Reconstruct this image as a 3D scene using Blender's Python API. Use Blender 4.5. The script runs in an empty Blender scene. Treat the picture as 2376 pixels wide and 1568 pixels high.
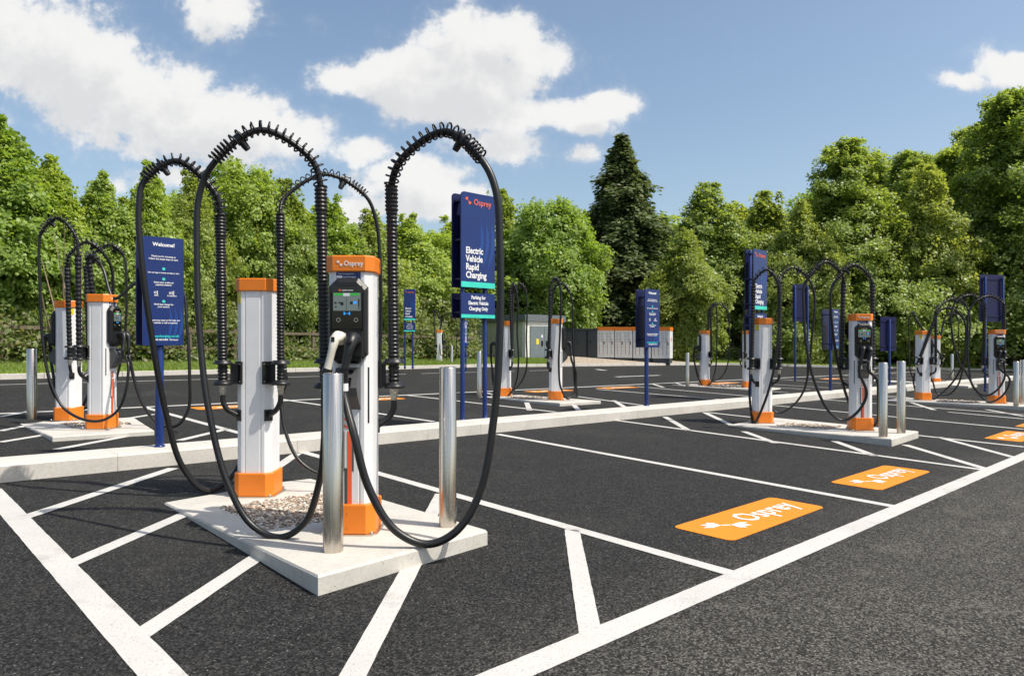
import bpy, math, random
import numpy as np
from mathutils import Vector, Matrix

# ------------------------------------------------------------------ camera, world, sun, exposure
SC = bpy.context.scene
COL = SC.collection
FPX, CX, CY = 1650.0, 1188.0, 784.0          # calibration of the photograph (2376 x 1568 working pixels)
CAM_H = 1.32
cam_d = bpy.data.cameras.new("camera")
cam = bpy.data.objects.new("camera", cam_d); COL.objects.link(cam)
cam_d.sensor_width = 36; cam_d.lens = 36 * FPX / 2376
cam_d.clip_start = 0.05; cam_d.clip_end = 4000
cam.location = (0, 0, CAM_H); cam.rotation_euler = (math.radians(90), 0, 0)
SC.camera = cam
SC.view_settings.view_transform = 'Standard'; SC.view_settings.look = 'None'
SC.view_settings.gamma = 1.0; SC.view_settings.exposure = 0.5
SC.render.resolution_x = 1024; SC.render.resolution_y = 675
SC.cycles.max_bounces = 10; SC.cycles.diffuse_bounces = 6; SC.cycles.transmission_bounces = 8; SC.cycles.transparent_max_bounces = 8
SC.cycles.use_denoising = True

SUN_EL, SUN_AZ = math.radians(57), math.radians(111)     # azimuth clockwise from +Y
sd = Vector((math.sin(SUN_AZ) * math.cos(SUN_EL), math.cos(SUN_AZ) * math.cos(SUN_EL), math.sin(SUN_EL)))
sl = bpy.data.lights.new("sun", 'SUN'); sl.energy = 3.5; sl.angle = math.radians(0.5); sl.color = (1.0, 0.935, 0.83)
so = bpy.data.objects.new("sun", sl); COL.objects.link(so)
so.rotation_euler = (-sd).to_track_quat('-Z', 'Y').to_euler(); so.location = (20, -10, 40)

def build_world():
    w = bpy.data.worlds.new("World"); SC.world = w; w.use_nodes = True
    nt = w.node_tree; N = nt.nodes; L = nt.links; N.clear()
    out = N.new('ShaderNodeOutputWorld'); bg = N.new('ShaderNodeBackground'); bg.inputs[1].default_value = 0.125
    L.new(bg.outputs[0], out.inputs[0])
    sky = N.new('ShaderNodeTexSky'); sky.sky_type = 'NISHITA'; sky.sun_disc = False
    sky.sun_elevation = SUN_EL; sky.sun_rotation = SUN_AZ
    sky.altitude = 200; sky.air_density = 1.0; sky.dust_density = 2.6; sky.ozone_density = 1.4
    tc = N.new('ShaderNodeTexCoord'); sep = N.new('ShaderNodeSeparateXYZ'); L.new(tc.outputs['Generated'], sep.inputs[0])
    def M(op, a, b=None, c=None):
        n = N.new('ShaderNodeMath'); n.operation = op
        for i, v in enumerate((a, b, c)):
            if v is None: continue
            if isinstance(v, (int, float)): n.inputs[i].default_value = v
            else: L.new(v, n.inputs[i])
        return n.outputs[0]
    ya = M('ADD', M('ABSOLUTE', sep.outputs[1]), 0.02)
    cmb = N.new('ShaderNodeCombineXYZ')
    L.new(M('DIVIDE', sep.outputs[0], ya), cmb.inputs[0]); L.new(M('DIVIDE', sep.outputs[2], ya), cmb.inputs[1])
    uv = cmb.outputs[0]
    # cloud banks of the sky dome: direction (azimuth, height), half sizes, weight
    B = [(20,70,110,100,1.0),(110,130,150,110,1.05),(230,190,150,105,1.1),(330,245,150,100,1.05),(440,300,150,90,1.05),
         (560,325,150,85,1.05),(680,330,95,65,.95),(260,60,60,60,.55),(470,200,62,58,.85),(640,260,55,40,.7),(560,390,170,42,.6),(-120,140,160,120,1.),(20,275,60,40,.45),(35,185,80,60,.9),
         (1060,118,110,62,1.0),(1170,120,110,65,.95),(960,190,150,62,1.1),(1080,200,170,70,1.15),(1220,150,95,62,.95),(820,195,90,48,.95),(1000,255,120,42,.9),(1310,140,40,40,.4),
         (1400,252,75,34,.95),(1310,275,90,36,1.0),(1190,275,100,42,1.0),(1090,275,80,40,.9),(1170,335,95,55,.85),(1090,335,110,60,.55),
         (830,375,64,38,.95),(950,430,130,56,1.0),(1010,485,130,48,1.0),(880,495,140,32,.8),
         (530,35,80,66,.85),(455,0,80,40,.7),(1340,362,44,28,.75),
         (2330,180,85,40,1.0),(2220,210,75,24,.85),(2420,200,90,55,1.1),(760,70,45,20,.36),(1100,40,90,40,.4),
         (420,425,110,36,.8),(290,440,60,26,.6),(870,455,60,40,.7),(1040,500,60,30,.8),(1800,-160,200,70,.9),(700,-300,260,90,1.),(2700,100,200,80,1.)]
    g = bpy.data.node_groups.new("cloud_banks", 'ShaderNodeTree')
    g.interface.new_socket('Vector', in_out='INPUT', socket_type='NodeSocketVector')
    g.interface.new_socket('Value', in_out='OUTPUT', socket_type='NodeSocketFloat')
    gi = g.nodes.new('NodeGroupInput'); go = g.nodes.new('NodeGroupOutput')
    def vm(op, a, b=None):
        n = g.nodes.new('ShaderNodeVectorMath'); n.operation = op
        for i, v in enumerate((a, b)):
            if v is None: continue
            if isinstance(v, tuple): n.inputs[i].default_value = v
            else: g.links.new(v, n.inputs[i])
        return n
    def gm(op, a, b=None, c=None):
        n = g.nodes.new('ShaderNodeMath'); n.operation = op
        for i, v in enumerate((a, b, c)):
            if v is None: continue
            if isinstance(v, (int, float)): n.inputs[i].default_value = v
            else: g.links.new(v, n.inputs[i])
        return n.outputs[0]
    def noise(scale, det, rough, vec, dist=0.0):
        n = g.nodes.new('ShaderNodeTexNoise'); n.inputs['Scale'].default_value = scale
        n.inputs['Detail'].default_value = det; n.inputs['Roughness'].default_value = rough
        n.inputs['Distortion'].default_value = dist
        g.links.new(vec, n.inputs['Vector']); return n
    wob = noise(5.5, 3, .55, gi.outputs[0])
    wv = vm('MULTIPLY', vm('SUBTRACT', wob.outputs['Color'], (.5, .5, .5)).outputs[0], (.10, .07, 0))
    p = vm('ADD', gi.outputs[0], wv.outputs[0]).outputs[0]
    acc = None
    for (px, py, rx, ry, wt) in B:
        c = ((px - CX) / FPX, (CY - py) / FPX, 0); s = (FPX / (rx * 1.12), FPX / (ry * 1.14), 0)
        ln = vm('LENGTH', vm('MULTIPLY', vm('SUBTRACT', p, c).outputs[0], s).outputs[0]).outputs['Value']
        e = gm('MULTIPLY', gm('POWER', 2.718, gm('MULTIPLY', gm('MULTIPLY', ln, ln), -.80)), wt)
        acc = e if acc is None else gm('MAXIMUM', acc, e)
    acc = gm('MINIMUM', acc, 1.25)
    n1 = noise(11, 9, .58, gi.outputs[0], .25); n2 = noise(38, 6, .6, gi.outputs[0])
    v = gm('ADD', acc, gm('MULTIPLY', gm('SUBTRACT', n1.outputs['Fac'], .5), 1.25))
    n3 = noise(95, 4, .6, gi.outputs[0])
    v = gm('ADD', v, gm('MULTIPLY', gm('SUBTRACT', n2.outputs['Fac'], .5), .62)); v = gm('ADD', v, gm('MULTIPLY', gm('SUBTRACT', n3.outputs['Fac'], .5), .25))
    g.links.new(v, go.inputs[0])
    def field(vec):
        n = N.new('ShaderNodeGroup'); n.node_tree = g; L.new(vec, n.inputs[0]); return n.outputs[0]
    off = N.new('ShaderNodeVectorMath'); off.operation = 'ADD'; L.new(uv, off.inputs[0]); off.inputs[1].default_value = (.020, .042, 0)
    f0 = field(uv); f1 = field(off.outputs[0])
    def ss(v, lo, hi):
        n = N.new('ShaderNodeMapRange'); n.interpolation_type = 'SMOOTHSTEP'; L.new(v, n.inputs[0])
        n.inputs[1].default_value = lo; n.inputs[2].default_value = hi; return n.outputs[0]
    mask = M('ADD', M('MULTIPLY', ss(f0, .37, .68), .70), M('MULTIPLY', ss(f0, .14, .85), .30))
    up = ss(sep.outputs[2], 0.02, .10)
    mask = M('MULTIPLY', mask, up)
    shade = M('SUBTRACT', 1.0, M('MULTIPLY', ss(f1, .42, 1.12), .72))
    cc = N.new('ShaderNodeMix'); cc.data_type = 'RGBA'; L.new(shade, cc.inputs['Factor'])
    cc.inputs['A'].default_value = (3.8, 3.85, 3.95, 1); cc.inputs['B'].default_value = (5.3, 5.25, 5.15, 1)
    mx = N.new('ShaderNodeMix'); mx.data_type = 'RGBA'
    L.new(M('MULTIPLY', mask, .97), mx.inputs['Factor'])
    sg = N.new('ShaderNodeMix'); sg.data_type = 'RGBA'; sg.blend_type = 'MULTIPLY'; sg.inputs['Factor'].default_value = 1
    L.new(sky.outputs[0], sg.inputs['A']); sg.inputs['B'].default_value = (1.0, .99, .93, 1)
    L.new(sg.outputs['Result'], mx.inputs['A']); L.new(cc.outputs['Result'], mx.inputs['B'])
    L.new(mx.outputs['Result'], bg.inputs[0])
build_world()

# ------------------------------------------------------------------ helpers
A_X, A_Y = 0.0225, 0.003                         # the site falls gently to the right
KD = math.radians(44.5)                          # direction of the kerb
U = Vector((math.cos(KD), math.sin(KD), 0)); V = Vector((-math.sin(KD), math.cos(KD), 0))
def gz(x, y): return -(A_X * x + A_Y * y)
def ray(px, py): return Vector(((px - CX) / FPX, 1.0, -(py - CY) / FPX))
def G(px, py, h=0.0):
    r = ray(px, py); t = (h - CAM_H) / (r.z + A_X * r.x + A_Y)
    p = r * t; return Vector((p.x, p.y, p.z + CAM_H))
def P(px, py, d):
    r = ray(px, py) * d; return Vector((r.x, r.y, r.z + CAM_H))
def onz(x, y, h=0.0): return Vector((x, y, gz(x, y) + h))

def lin(c):
    return tuple((v / 12.92 if v <= .04045 else ((v + .055) / 1.055) ** 2.4) for v in c)
def rgb(r, g, b): return lin((r / 255, g / 255, b / 255))

class MB:
    def __init__(s): s.v = []; s.f = []; s.m = []; s.sm = []
    def add(s, vs, fs, mi=0, smooth=False):
        o = len(s.v); s.v += [tuple(v) for v in vs]
        for f in fs: s.f.append(tuple(i + o for i in f)); s.m.append(mi); s.sm.append(smooth)
        return s
    def box(s, x0, x1, y0, y1, z0, z1, mi=0, M=None):
        vs = [Vector((x, y, z)) for z in (z0, z1) for y in (y0, y1) for x in (x0, x1)]
        if M is not None: vs = [M @ v for v in vs]
        return s.add(vs, [(0,2,3,1),(4,5,7,6),(0,1,5,4),(2,6,7,3),(0,4,6,2),(1,3,7,5)], mi)
    def prism(s, poly, z0, z1, mi=0, M=None, top=None):
        n = len(poly); tp = top or poly
        vs = [Vector((x, y, z0)) for x, y in poly] + [Vector((x, y, z1)) for x, y in tp]
        if M is not None: vs = [M @ v for v in vs]
        fs = [tuple(range(n))[::-1], tuple(range(n, 2 * n))] + [(i, (i + 1) % n, n + (i + 1) % n, n + i) for i in range(n)]
        return s.add(vs, fs, mi)
    def loft(s, rings, mi=0, smooth=False, cap=True):
        n = len(rings[0]); vs = [p for r in rings for p in r]; fs = []
        for k in range(len(rings) - 1):
            for i in range(n):
                a = k * n + i; b = k * n + (i + 1) % n; fs.append((a, b, b + n, a + n))
        s.add(vs, fs, mi, smooth)
        if cap:
            s.add(rings[0], [tuple(range(n))[::-1]], mi); s.add(rings[-1], [tuple(range(n))], mi)
        return s
    def tube(s, pts, r, n=10, mi=0, cap=True):
        pts = [Vector(p) for p in pts]; k = len(pts)
        rs = r if isinstance(r, (list, tuple)) else [r] * k
        rings = []; nrm = None
        for i, p in enumerate(pts):
            t = (pts[min(i + 1, k - 1)] - pts[max(i - 1, 0)])
            if t.length < 1e-9: t = Vector((0, 0, 1))
            t.normalize()
            if nrm is None:
                nrm = t.orthogonal().normalized()
            nrm = (nrm - t * nrm.dot(t)); nrm.normalize(); b = t.cross(nrm)
            rings.append([p + (nrm * math.cos(a) + b * math.sin(a)) * rs[i] for a in [2 * math.pi * j / n for j in range(n)]])
        return s.loft(rings, mi, True, cap)
    def lathe(s, prof, c=(0, 0, 0), n=16, mi=0, smooth=True):
        c = Vector(c)
        rings = [[c + Vector((r * math.cos(2 * math.pi * j / n), r * math.sin(2 * math.pi * j / n), z)) for j in range(n)] for r, z in prof]
        return s.loft(rings, mi, smooth, True)
    def mesh(s, name):
        me = bpy.data.meshes.new(name); me.from_pydata(s.v, [], s.f)
        me.polygons.foreach_set('material_index', s.m); me.polygons.foreach_set('use_smooth', s.sm)
        me.update(); return me

def link(name, me, mats=None, parent=None):
    if mats is not None and len(me.materials) == 0:
        for m in (mats if isinstance(mats, (list, tuple)) else [mats]): me.materials.append(m)
    o = bpy.data.objects.new(name, me); COL.objects.link(o)
    if parent is not None: o.parent = parent
    return o
def obj(name, mb, mats, parent=None, bevel=0):
    o = link(name, mb.mesh(name), mats, parent)
    if bevel:
        b = o.modifiers.new('bevel', 'BEVEL'); b.width = bevel; b.segments = 2; b.limit_method = 'ANGLE'; b.angle_limit = math.radians(35)
    return o
def tag(o, label, cat, group=None):
    o['label'] = label; o['category'] = cat
    if group: o['group'] = group
    return o
def thing(name, label, cat, loc, rz=0, group=None):
    o = bpy.data.objects.new(name, None); COL.objects.link(o); o.empty_display_size = .2
    o.location = loc; o.rotation_euler = (0, 0, rz); return tag(o, label, cat, group)
def struct(name, mb, mats): o = obj(name, mb, mats); o['kind'] = 'structure'; return o
def stuff(o, label=None):
    o['kind'] = 'stuff'
    return o

def catmull(pts, per=10):
    pts = [Vector(p) for p in pts]; q = [pts[0] * 2 - pts[1]] + pts + [pts[-1] * 2 - pts[-2]]; out = []; idx = []
    for i in range(1, len(q) - 2):
        p0, p1, p2, p3 = q[i-1:i+3]
        t0 = 0; t1 = t0 + max((p1-p0).length, 1e-4) ** .5; t2 = t1 + max((p2-p1).length, 1e-4) ** .5; t3 = t2 + max((p3-p2).length, 1e-4) ** .5
        idx.append(len(out))
        for j in range(per):
            t = t1 + (t2 - t1) * j / per
            a1 = p0 * ((t1-t)/(t1-t0)) + p1 * ((t-t0)/(t1-t0)); a2 = p1 * ((t2-t)/(t2-t1)) + p2 * ((t-t1)/(t2-t1)); a3 = p2 * ((t3-t)/(t3-t2)) + p3 * ((t-t2)/(t3-t2))
            b1 = a1 * ((t2-t)/(t2-t0)) + a2 * ((t-t0)/(t2-t0)); b2 = a2 * ((t3-t)/(t3-t1)) + a3 * ((t-t1)/(t3-t1))
            out.append(b1 * ((t2-t)/(t2-t1)) + b2 * ((t-t1)/(t2-t1)))
    idx.append(len(out)); out.append(pts[-1]); return out, idx

# ------------------------------------------------------------------ materials
def mat(name, base, rough=.5, metal=0.0, spec=.5, coat=0.0):
    m = bpy.data.materials.new(name); m.use_nodes = True; b = m.node_tree.nodes['Principled BSDF']
    b.inputs['Base Color'].default_value = (*base, 1); b.inputs['Roughness'].default_value = rough
    b.inputs['Metallic'].default_value = metal; b.inputs['Specular IOR Level'].default_value = spec
    b.inputs['Coat Weight'].default_value = coat
    return m
class NT:
    def __init__(s, m): s.m = m; s.t = m.node_tree; s.b = s.t.nodes['Principled BSDF']
    def n(s, t, **k):
        x = s.t.nodes.new(t)
        for a, v in k.items(): setattr(x, a, v)
        return x
    def l(s, a, b): s.t.links.new(a, b)
    def coord(s, which='Object'): return s.n('ShaderNodeTexCoord').outputs[which]
    def noise(s, vec, scale, det=4, rough=.55, out='Fac'):
        x = s.n('ShaderNodeTexNoise'); x.inputs['Scale'].default_value = scale; x.inputs['Detail'].default_value = det; x.inputs['Roughness'].default_value = rough
        s.l(vec, x.inputs['Vector']); return x.outputs[out]
    def ramp(s, fac, stops):
        x = s.n('ShaderNodeValToRGB'); e = x.color_ramp.elements
        while len(e) < len(stops): e.new(.5)
        for i, (p, c) in enumerate(stops):
            e[i].position = p; e[i].color = (*c, 1) if len(c) == 3 else c
        s.l(fac, x.inputs[0]); return x.outputs[0]
    def mix(s, f, a, b, bt='MIX'):
        x = s.n('ShaderNodeMix', data_type='RGBA', blend_type=bt)
        for nm, v in (('Factor', f), ('A', a), ('B', b)):
            if isinstance(v, (int, float)): x.inputs[nm].default_value = v
            elif isinstance(v, tuple): x.inputs[nm].default_value = (*v, 1)
            else: s.l(v, x.inputs[nm])
        return x.outputs['Result']
    def math(s, op, a, b=None):
        x = s.n('ShaderNodeMath', operation=op)
        for i, v in enumerate((a, b)):
            if v is None: continue
            if isinstance(v, (int, float)): x.inputs[i].default_value = v
            else: s.l(v, x.inputs[i])
        return x.outputs[0]
    def ss(s, v, lo, hi):
        n = s.n('ShaderNodeMapRange', interpolation_type='SMOOTHSTEP'); s.l(v, n.inputs[0])
        n.inputs[1].default_value = lo; n.inputs[2].default_value = hi; return n.outputs[0]
    def bump(s, h, strength=.3, dist=.01):
        x = s.n('ShaderNodeBump'); x.inputs['Strength'].default_value = strength; x.inputs['Distance'].default_value = dist
        s.l(h, x.inputs['Height']); s.l(x.outputs[0], s.b.inputs['Normal'])
    def col(s, c): s.l(c, s.b.inputs['Base Color'])

def painted(name, base, rough=.35, var=.06, coat=.0):
    m = mat(name, base, rough, coat=coat); k = NT(m); c = k.coord()
    n = k.noise(c, 6, 5); n2 = k.noise(c, 90, 3)
    d = tuple(v * (1 - 2.2 * var) for v in base); e = tuple(min(1, v * (1 + var)) for v in base)
    k.col(k.ramp(n, [(.3, d), (.62, e)])); r = k.math('MULTIPLY_ADD', n2, .25); k.t.nodes[-1].inputs[2].default_value = rough - .12
    k.l(r, k.b.inputs['Roughness']); return m
M_WHITE = painted('white_powder_coat', (.77, .77, .775), .38, .018)
M_ORANGE = painted('orange_plastic', (.80, .21, .014), .42, .025)
M_BLACK = painted('black_plastic', (.009, .009, .01), .4)
M_RUBBER = painted('black_rubber', (.008, .008, .0085), .38)
M_GLASS = mat('display_glass', (.006, .006, .007), .07, spec=.6)
M_GREY = painted('grey_plastic', (.075, .075, .08), .45)
M_BRASS = mat('nickel_gland', (.55, .52, .45), .3, 1.0)
M_STEEL = mat('brushed_steel', (.6, .55, .49), .24, 1.0); k = NT(M_STEEL)
mp = k.n('ShaderNodeMapping'); mp.inputs['Scale'].default_value = (60, 60, 1.2); k.l(k.coord(), mp.inputs[0])
nz = k.noise(mp.outputs[0], 3, 4); k.col(k.ramp(nz, [(.3, (.52, .475, .42)), (.7, (.70, .65, .58))]))
r_ = k.math('MULTIPLY_ADD', nz, .18); k.t.nodes[-1].inputs[2].default_value = .15; k.l(r_, k.b.inputs['Roughness'])
M_BOLT = mat('zinc', (.6, .58, .52), .35, 1.0)
M_BLUE = painted('navy_sign_enamel', (.0045, .024, .14), .28, .04)
M_BLUEB = painted('navy_sign_back', (.004, .007, .06), .45, .08)
M_SWOOSH = mat('blue_print', (.007, .05, .24), .3)
M_TEAL = painted('teal_print', (.045, .62, .5), .35)
M_LETTER = mat('white_vinyl', (.82, .82, .82), .4)
M_CORAL = mat('coral_vinyl', (.85, .14, .045), .4)
M_TEALTXT = mat('teal_vinyl', (.03, .55, .55), .4)
M_YELLOW = mat('yellow_sticker', (.75, .62, .03), .4)
M_SILVER = mat('white_cable_tag', (.75, .75, .76), .4)
M_CREAM = painted('cream_plastic', (.68, .65, .56), .4)
M_GREENUI = mat('green_pixels', (.02, .3, .03), .3); k = NT(M_GREENUI); k.b.inputs['Emission Color'].default_value = (.03, .45, .04, 1); k.b.inputs['Emission Strength'].default_value = .25
M_SCREEN = mat('lcd', (.05, .06, .062), .25); k = NT(M_SCREEN); k.b.inputs['Emission Color'].default_value = (.24, .30, .28, 1); k.b.inputs['Emission Strength'].default_value = .3
M_CYAN = mat('blue_led', (.02, .2, .5), .3); k = NT(M_CYAN); k.b.inputs['Emission Color'].default_value = (.03, .3, .8, 1); k.b.inputs['Emission Strength'].default_value = .6

def concrete(name, base, dirt):
    m = mat(name, base, .85, spec=.25); k = NT(m); c = k.coord()
    a = k.noise(c, 2.2, 6, .62); b = k.noise(c, 45, 5, .6); v = k.n('ShaderNodeTexVoronoi'); v.inputs['Scale'].default_value = 38; k.l(c, v.inputs['Vector'])
    col = k.ramp(a, [(.3, tuple(x * .86 for x in base)), (.5, base), (.72, tuple(min(1, x * 1.08) for x in base))])
    geo = k.n('ShaderNodeNewGeometry'); sp = k.n('ShaderNodeSeparateXYZ'); k.l(geo.outputs['Normal'], sp.inputs[0])
    side = k.ss(k.math('ABSOLUTE', sp.outputs[2]), .6, .3)
    pits = k.math('MULTIPLY', k.ss(v.outputs['Distance'], .20, .08), k.ss(k.noise(c, 12, 2), .52, .62))
    col = k.mix(k.math('MULTIPLY', pits, k.math('MULTIPLY_ADD', side, .6)), col, dirt); k.t.nodes[-1].label = 'pits'
    col = k.mix(k.math('MULTIPLY', k.ss(k.noise(c, 5, 6, .7), .5, .75), .35), col, tuple(x * .72 for x in base))
    col = k.mix(k.math('MULTIPLY', k.ss(b, .4, .7), .16), col, dirt)
    k.col(col); k.bump(b, .35, .004); return m
M_CONC = concrete('pale_concrete', (.56, .535, .485), (.2, .18, .15))
M_KERB = concrete('kerb_concrete', (.57, .54, .49), (.22, .2, .16))

def asphalt():
    m = mat('asphalt', (.045, .045, .047), .92, spec=.18); k = NT(m); c = k.coord()
    g1 = k.n('ShaderNodeTexVoronoi'); g1.inputs['Scale'].default_value = 115; k.l(c, g1.inputs['Vector'])
    g2 = k.noise(c, 230, 3, .75); st = k.noise(c, .55, 6, .6); st2 = k.noise(c, 4.5, 5, .65)
    bw = k.n('ShaderNodeRGBToBW'); k.l(g1.outputs['Color'], bw.inputs[0])
    grain = k.math('ADD', k.math('MULTIPLY', bw.outputs[0], .6), k.math('MULTIPLY', g2, .55))
    fresh = k.ramp(grain, [(.30, (.003, .003, .003)), (.48, (.0125, .0125, .0124)), (.64, (.026, .026, .0256)), (.82, (.066, .065, .064))])
    worn = k.ramp(grain, [(.28, (.007, .0068, .0064)), (.48, (.029, .028, .0258)), (.64, (.066, .063, .057)), (.82, (.20, .19, .17))])
    # the older carriageway beyond the wide bay line is dusty and worn
    q = G(1150, 1577); sp = k.n('ShaderNodeSeparateXYZ'); k.l(c, sp.inputs[0])
    nx, ny = V.x, V.y; d0 = q.x * nx + q.y * ny
    sd_ = k.math('SUBTRACT', k.math('ADD', k.math('MULTIPLY', sp.outputs[0], nx), k.math('MULTIPLY', sp.outputs[1], ny)), d0)
    su = k.math('ADD', k.math('MULTIPLY', sp.outputs[0], U.x), k.math('MULTIPLY', sp.outputs[1], U.y))
    sdw = k.math('ADD', sd_, k.math('MULTIPLY', k.math('SUBTRACT', st2, .5), .9))
    zone = k.ss(sdw, .75, -.75)
    zone = k.math('MULTIPLY', zone, k.ss(su, .6, 2.4))
    col = k.mix(k.math('MULTIPLY', zone, .85), fresh, worn)
    col = k.mix(k.math('MULTIPLY', k.ss(st, .5, .75), .4), col, (.058, .056, .052))
    col = k.mix(k.math('MULTIPLY', k.ss(k.noise(c, 1.7, 7, .7), .56, .74), .3), col, (.010, .010, .010))
    dust = k.math('MULTIPLY', k.math('MULTIPLY', k.ss(k.noise(c, 2.6, 7, .72), .50, .70), k.math('MAXIMUM', zone, .18)), k.ss(grain, .40, .62)); k.t.nodes[-1].label = 'dust'
    col = k.mix(k.math('MULTIPLY', dust, .55), col, (.17, .16, .14))
    sp1 = k.n('ShaderNodeTexVoronoi'); sp1.inputs['Scale'].default_value = 48; k.l(c, sp1.inputs['Vector'])
    bw2 = k.n('ShaderNodeRGBToBW'); k.l(sp1.outputs['Color'], bw2.inputs[0])
    spk = k.math('MULTIPLY', k.ss(sp1.outputs['Distance'], .24, .12), k.ss(bw2.outputs[0], .725, .78))
    col = k.mix(k.math('MULTIPLY', spk, .6), col, (.3, .29, .27))
    k.col(col); k.bump(grain, .6, .005); return m
M_ASPH = asphalt()
def paint_floor(name, base, wear):
    m = mat(name, base, .7, spec=.3); k = NT(m); c = k.coord()
    n = k.noise(c, 1.6, 5); g = k.noise(c, 120, 3, .7); w = k.noise(c, 95, 4, .75)
    col = k.ramp(n, [(.3, tuple(v * .9 for v in base)), (.65, base)])
    col = k.mix(k.math('MULTIPLY', k.ss(w, .565, .67), .8), col, wear)
    tyre = k.math('MULTIPLY', k.ss(k.noise(c, 2.3, 6, .7), .54, .70), k.ss(g, .35, .6))
    col = k.mix(k.math('MULTIPLY', tyre, .6), col, wear)
    k.col(col); k.bump(g, .5, .004); return m
M_LINE = paint_floor('thermoplastic_white', (.565, .55, .52), (.17, .16, .145))
M_OPANEL = paint_floor('thermoplastic_orange', (.74, .25, .016), (.4, .14, .02))
M_OLET = paint_floor('thermoplastic_white_letters', (.80, .78, .74), (.5, .3, .12))

def leafmat(name, cols, trans, tcol, rough=.55):
    m = bpy.data.materials.new(name); m.use_nodes = True; k = NT(m)
    geo = k.n('ShaderNodeNewGeometry'); oi = k.n('ShaderNodeObjectInfo')
    c = k.ramp(geo.outputs['Random Per Island'], [(i / (len(cols) - 1), x) for i, x in enumerate(cols)])
    hs = k.n('ShaderNodeHueSaturation'); k.l(c, hs.inputs['Color'])
    h = k.n('ShaderNodeMapRange'); k.l(oi.outputs['Random'], h.inputs[0]); h.inputs[3].default_value = .488; h.inputs[4].default_value = .512
    k.l(h.outputs[0], hs.inputs['Hue'])
    h2 = k.n('ShaderNodeMapRange'); k.l(oi.outputs['Random'], h2.inputs[0]); h2.inputs[3].default_value = 1.04; h2.inputs[4].default_value = .82; hs.inputs['Saturation'].default_value = .87
    k.l(h2.outputs[0], hs.inputs['Value'])
    k.col(hs.outputs[0]); k.b.inputs['Roughness'].default_value = rough; k.b.inputs['Specular IOR Level'].default_value = .45
    tr = k.n('ShaderNodeBsdfTranslucent'); mx = k.mix(1.0, hs.outputs[0], tcol, 'MULTIPLY'); k.l(mx, tr.inputs[0])
    ms = k.n('ShaderNodeMixShader'); ms.inputs[0].default_value = trans
    k.l(k.b.outputs[0], ms.inputs[1]); k.l(tr.outputs[0], ms.inputs[2])
    k.l(ms.outputs[0], k.t.nodes['Material Output'].inputs[0]); return m
M_LEAF_MAPLE = leafmat('maple_leaves', [(.225, .34, .036), (.29, .43, .055), (.40, .51, .11), (.24, .355, .042)], .48, (1.45, 1.45, .5), .42)
M_LEAF_LIGHT = leafmat('pale_leaves', [(.25, .34, .058), (.315, .415, .075), (.43, .50, .13), (.28, .355, .06)], .48, (1.45, 1.42, .55), .42)
M_LEAF_BEECH = leafmat('hornbeam_leaves', [(.25, .345, .05), (.32, .425, .07), (.43, .51, .125), (.215, .305, .042)], .5, (1.45, 1.45, .55), .42)
M_LEAF_CON = leafmat('conifer_sprays', [(.115, .17, .05), (.15, .205, .06), (.26, .29, .10), (.125, .175, .05)], .34, (1.3, 1.3, .6))
M_LEAF_YEL = leafmat('yellow_green_leaves', [(.235, .315, .04), (.29, .375, .05), (.38, .45, .08), (.215, .285, .035)], .46, (1.4, 1.45, .5))
M_LEAF_UND = leafmat('undergrowth_leaves', [(.11, .18, .028), (.16, .245, .035), (.23, .29, .06), (.34, .30, .18), (.13, .20, .03)], .4, (1.4, 1.4, .55))
M_BARK = mat('bark', (.09, .075, .055), .9); k = NT(M_BARK); c = k.coord(); k.col(k.ramp(k.noise(c, 9, 6, .7), [(.3, (.045, .038, .028)), (.7, (.15, .13, .10))])); k.bump(k.noise(c, 25, 5), .6, .03)
M_BARKP = mat('pale_bark', (.30, .23, .16), .85)
M_WOOD = mat('weathered_wood', (.16, .12, .08), .85); k = NT(M_WOOD); c = k.coord(); k.col(k.ramp(k.noise(c, 7, 6, .7), [(.3, (.08, .06, .04)), (.7, (.19, .15, .10))]))
M_GRASS = leafmat('grass_blades', [(.16, .26, .02), (.22, .32, .03), (.30, .36, .05), (.18, .27, .025)], .35, (1.4, 1.4, .6))
M_TURF = mat('turf', (.10, .15, .02), .9, spec=.1); k = NT(M_TURF); c = k.coord(); k.col(k.ramp(k.noise(c, 3, 8, .75), [(.3, (.13, .20, .022)), (.6, (.23, .31, .04)), (.75, (.32, .31, .10))]))
M_EARTH = mat('woodland_earth', (.06, .055, .03), .95, spec=.1); k = NT(M_EARTH); c = k.coord(); k.col(k.ramp(k.noise(c, 2, 8, .75), [(.3, (.03, .028, .015)), (.6, (.06, .06, .025)), (.8, (.1, .085, .05))]))
M_STONE = bpy.data.materials.new('gravel_stones'); M_STONE.use_nodes = True; k = NT(M_STONE)
geo = k.n('ShaderNodeNewGeometry'); k.col(k.ramp(geo.outputs['Random Per Island'], [(0, (.11, .09, .075)), (.25, (.36, .24, .15)), (.5, (.27, .23, .20)), (.72, (.55, .47, .38)), (1, (.72, .67, .58))])); k.b.inputs['Roughness'].default_value = .8
M_GRAVEL = mat('gravel_floor', (.2, .15, .11), .95, spec=.2); k = NT(M_GRAVEL); c = k.coord()
vv = k.n('ShaderNodeTexVoronoi'); vv.inputs['Scale'].default_value = 22; k.l(c, vv.inputs['Vector']); bw = k.n('ShaderNodeRGBToBW'); k.l(vv.outputs['Color'], bw.inputs[0])
k.col(k.ramp(bw.outputs[0], [(.1, (.16, .12, .09)), (.5, (.36, .30, .23)), (.85, (.55, .48, .39))]))
M_CABIN = painted('pale_green_steel', (.50, .54, .41), .5); M_CABTRIM = painted('white_trim', (.74, .74, .70), .45)
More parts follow.
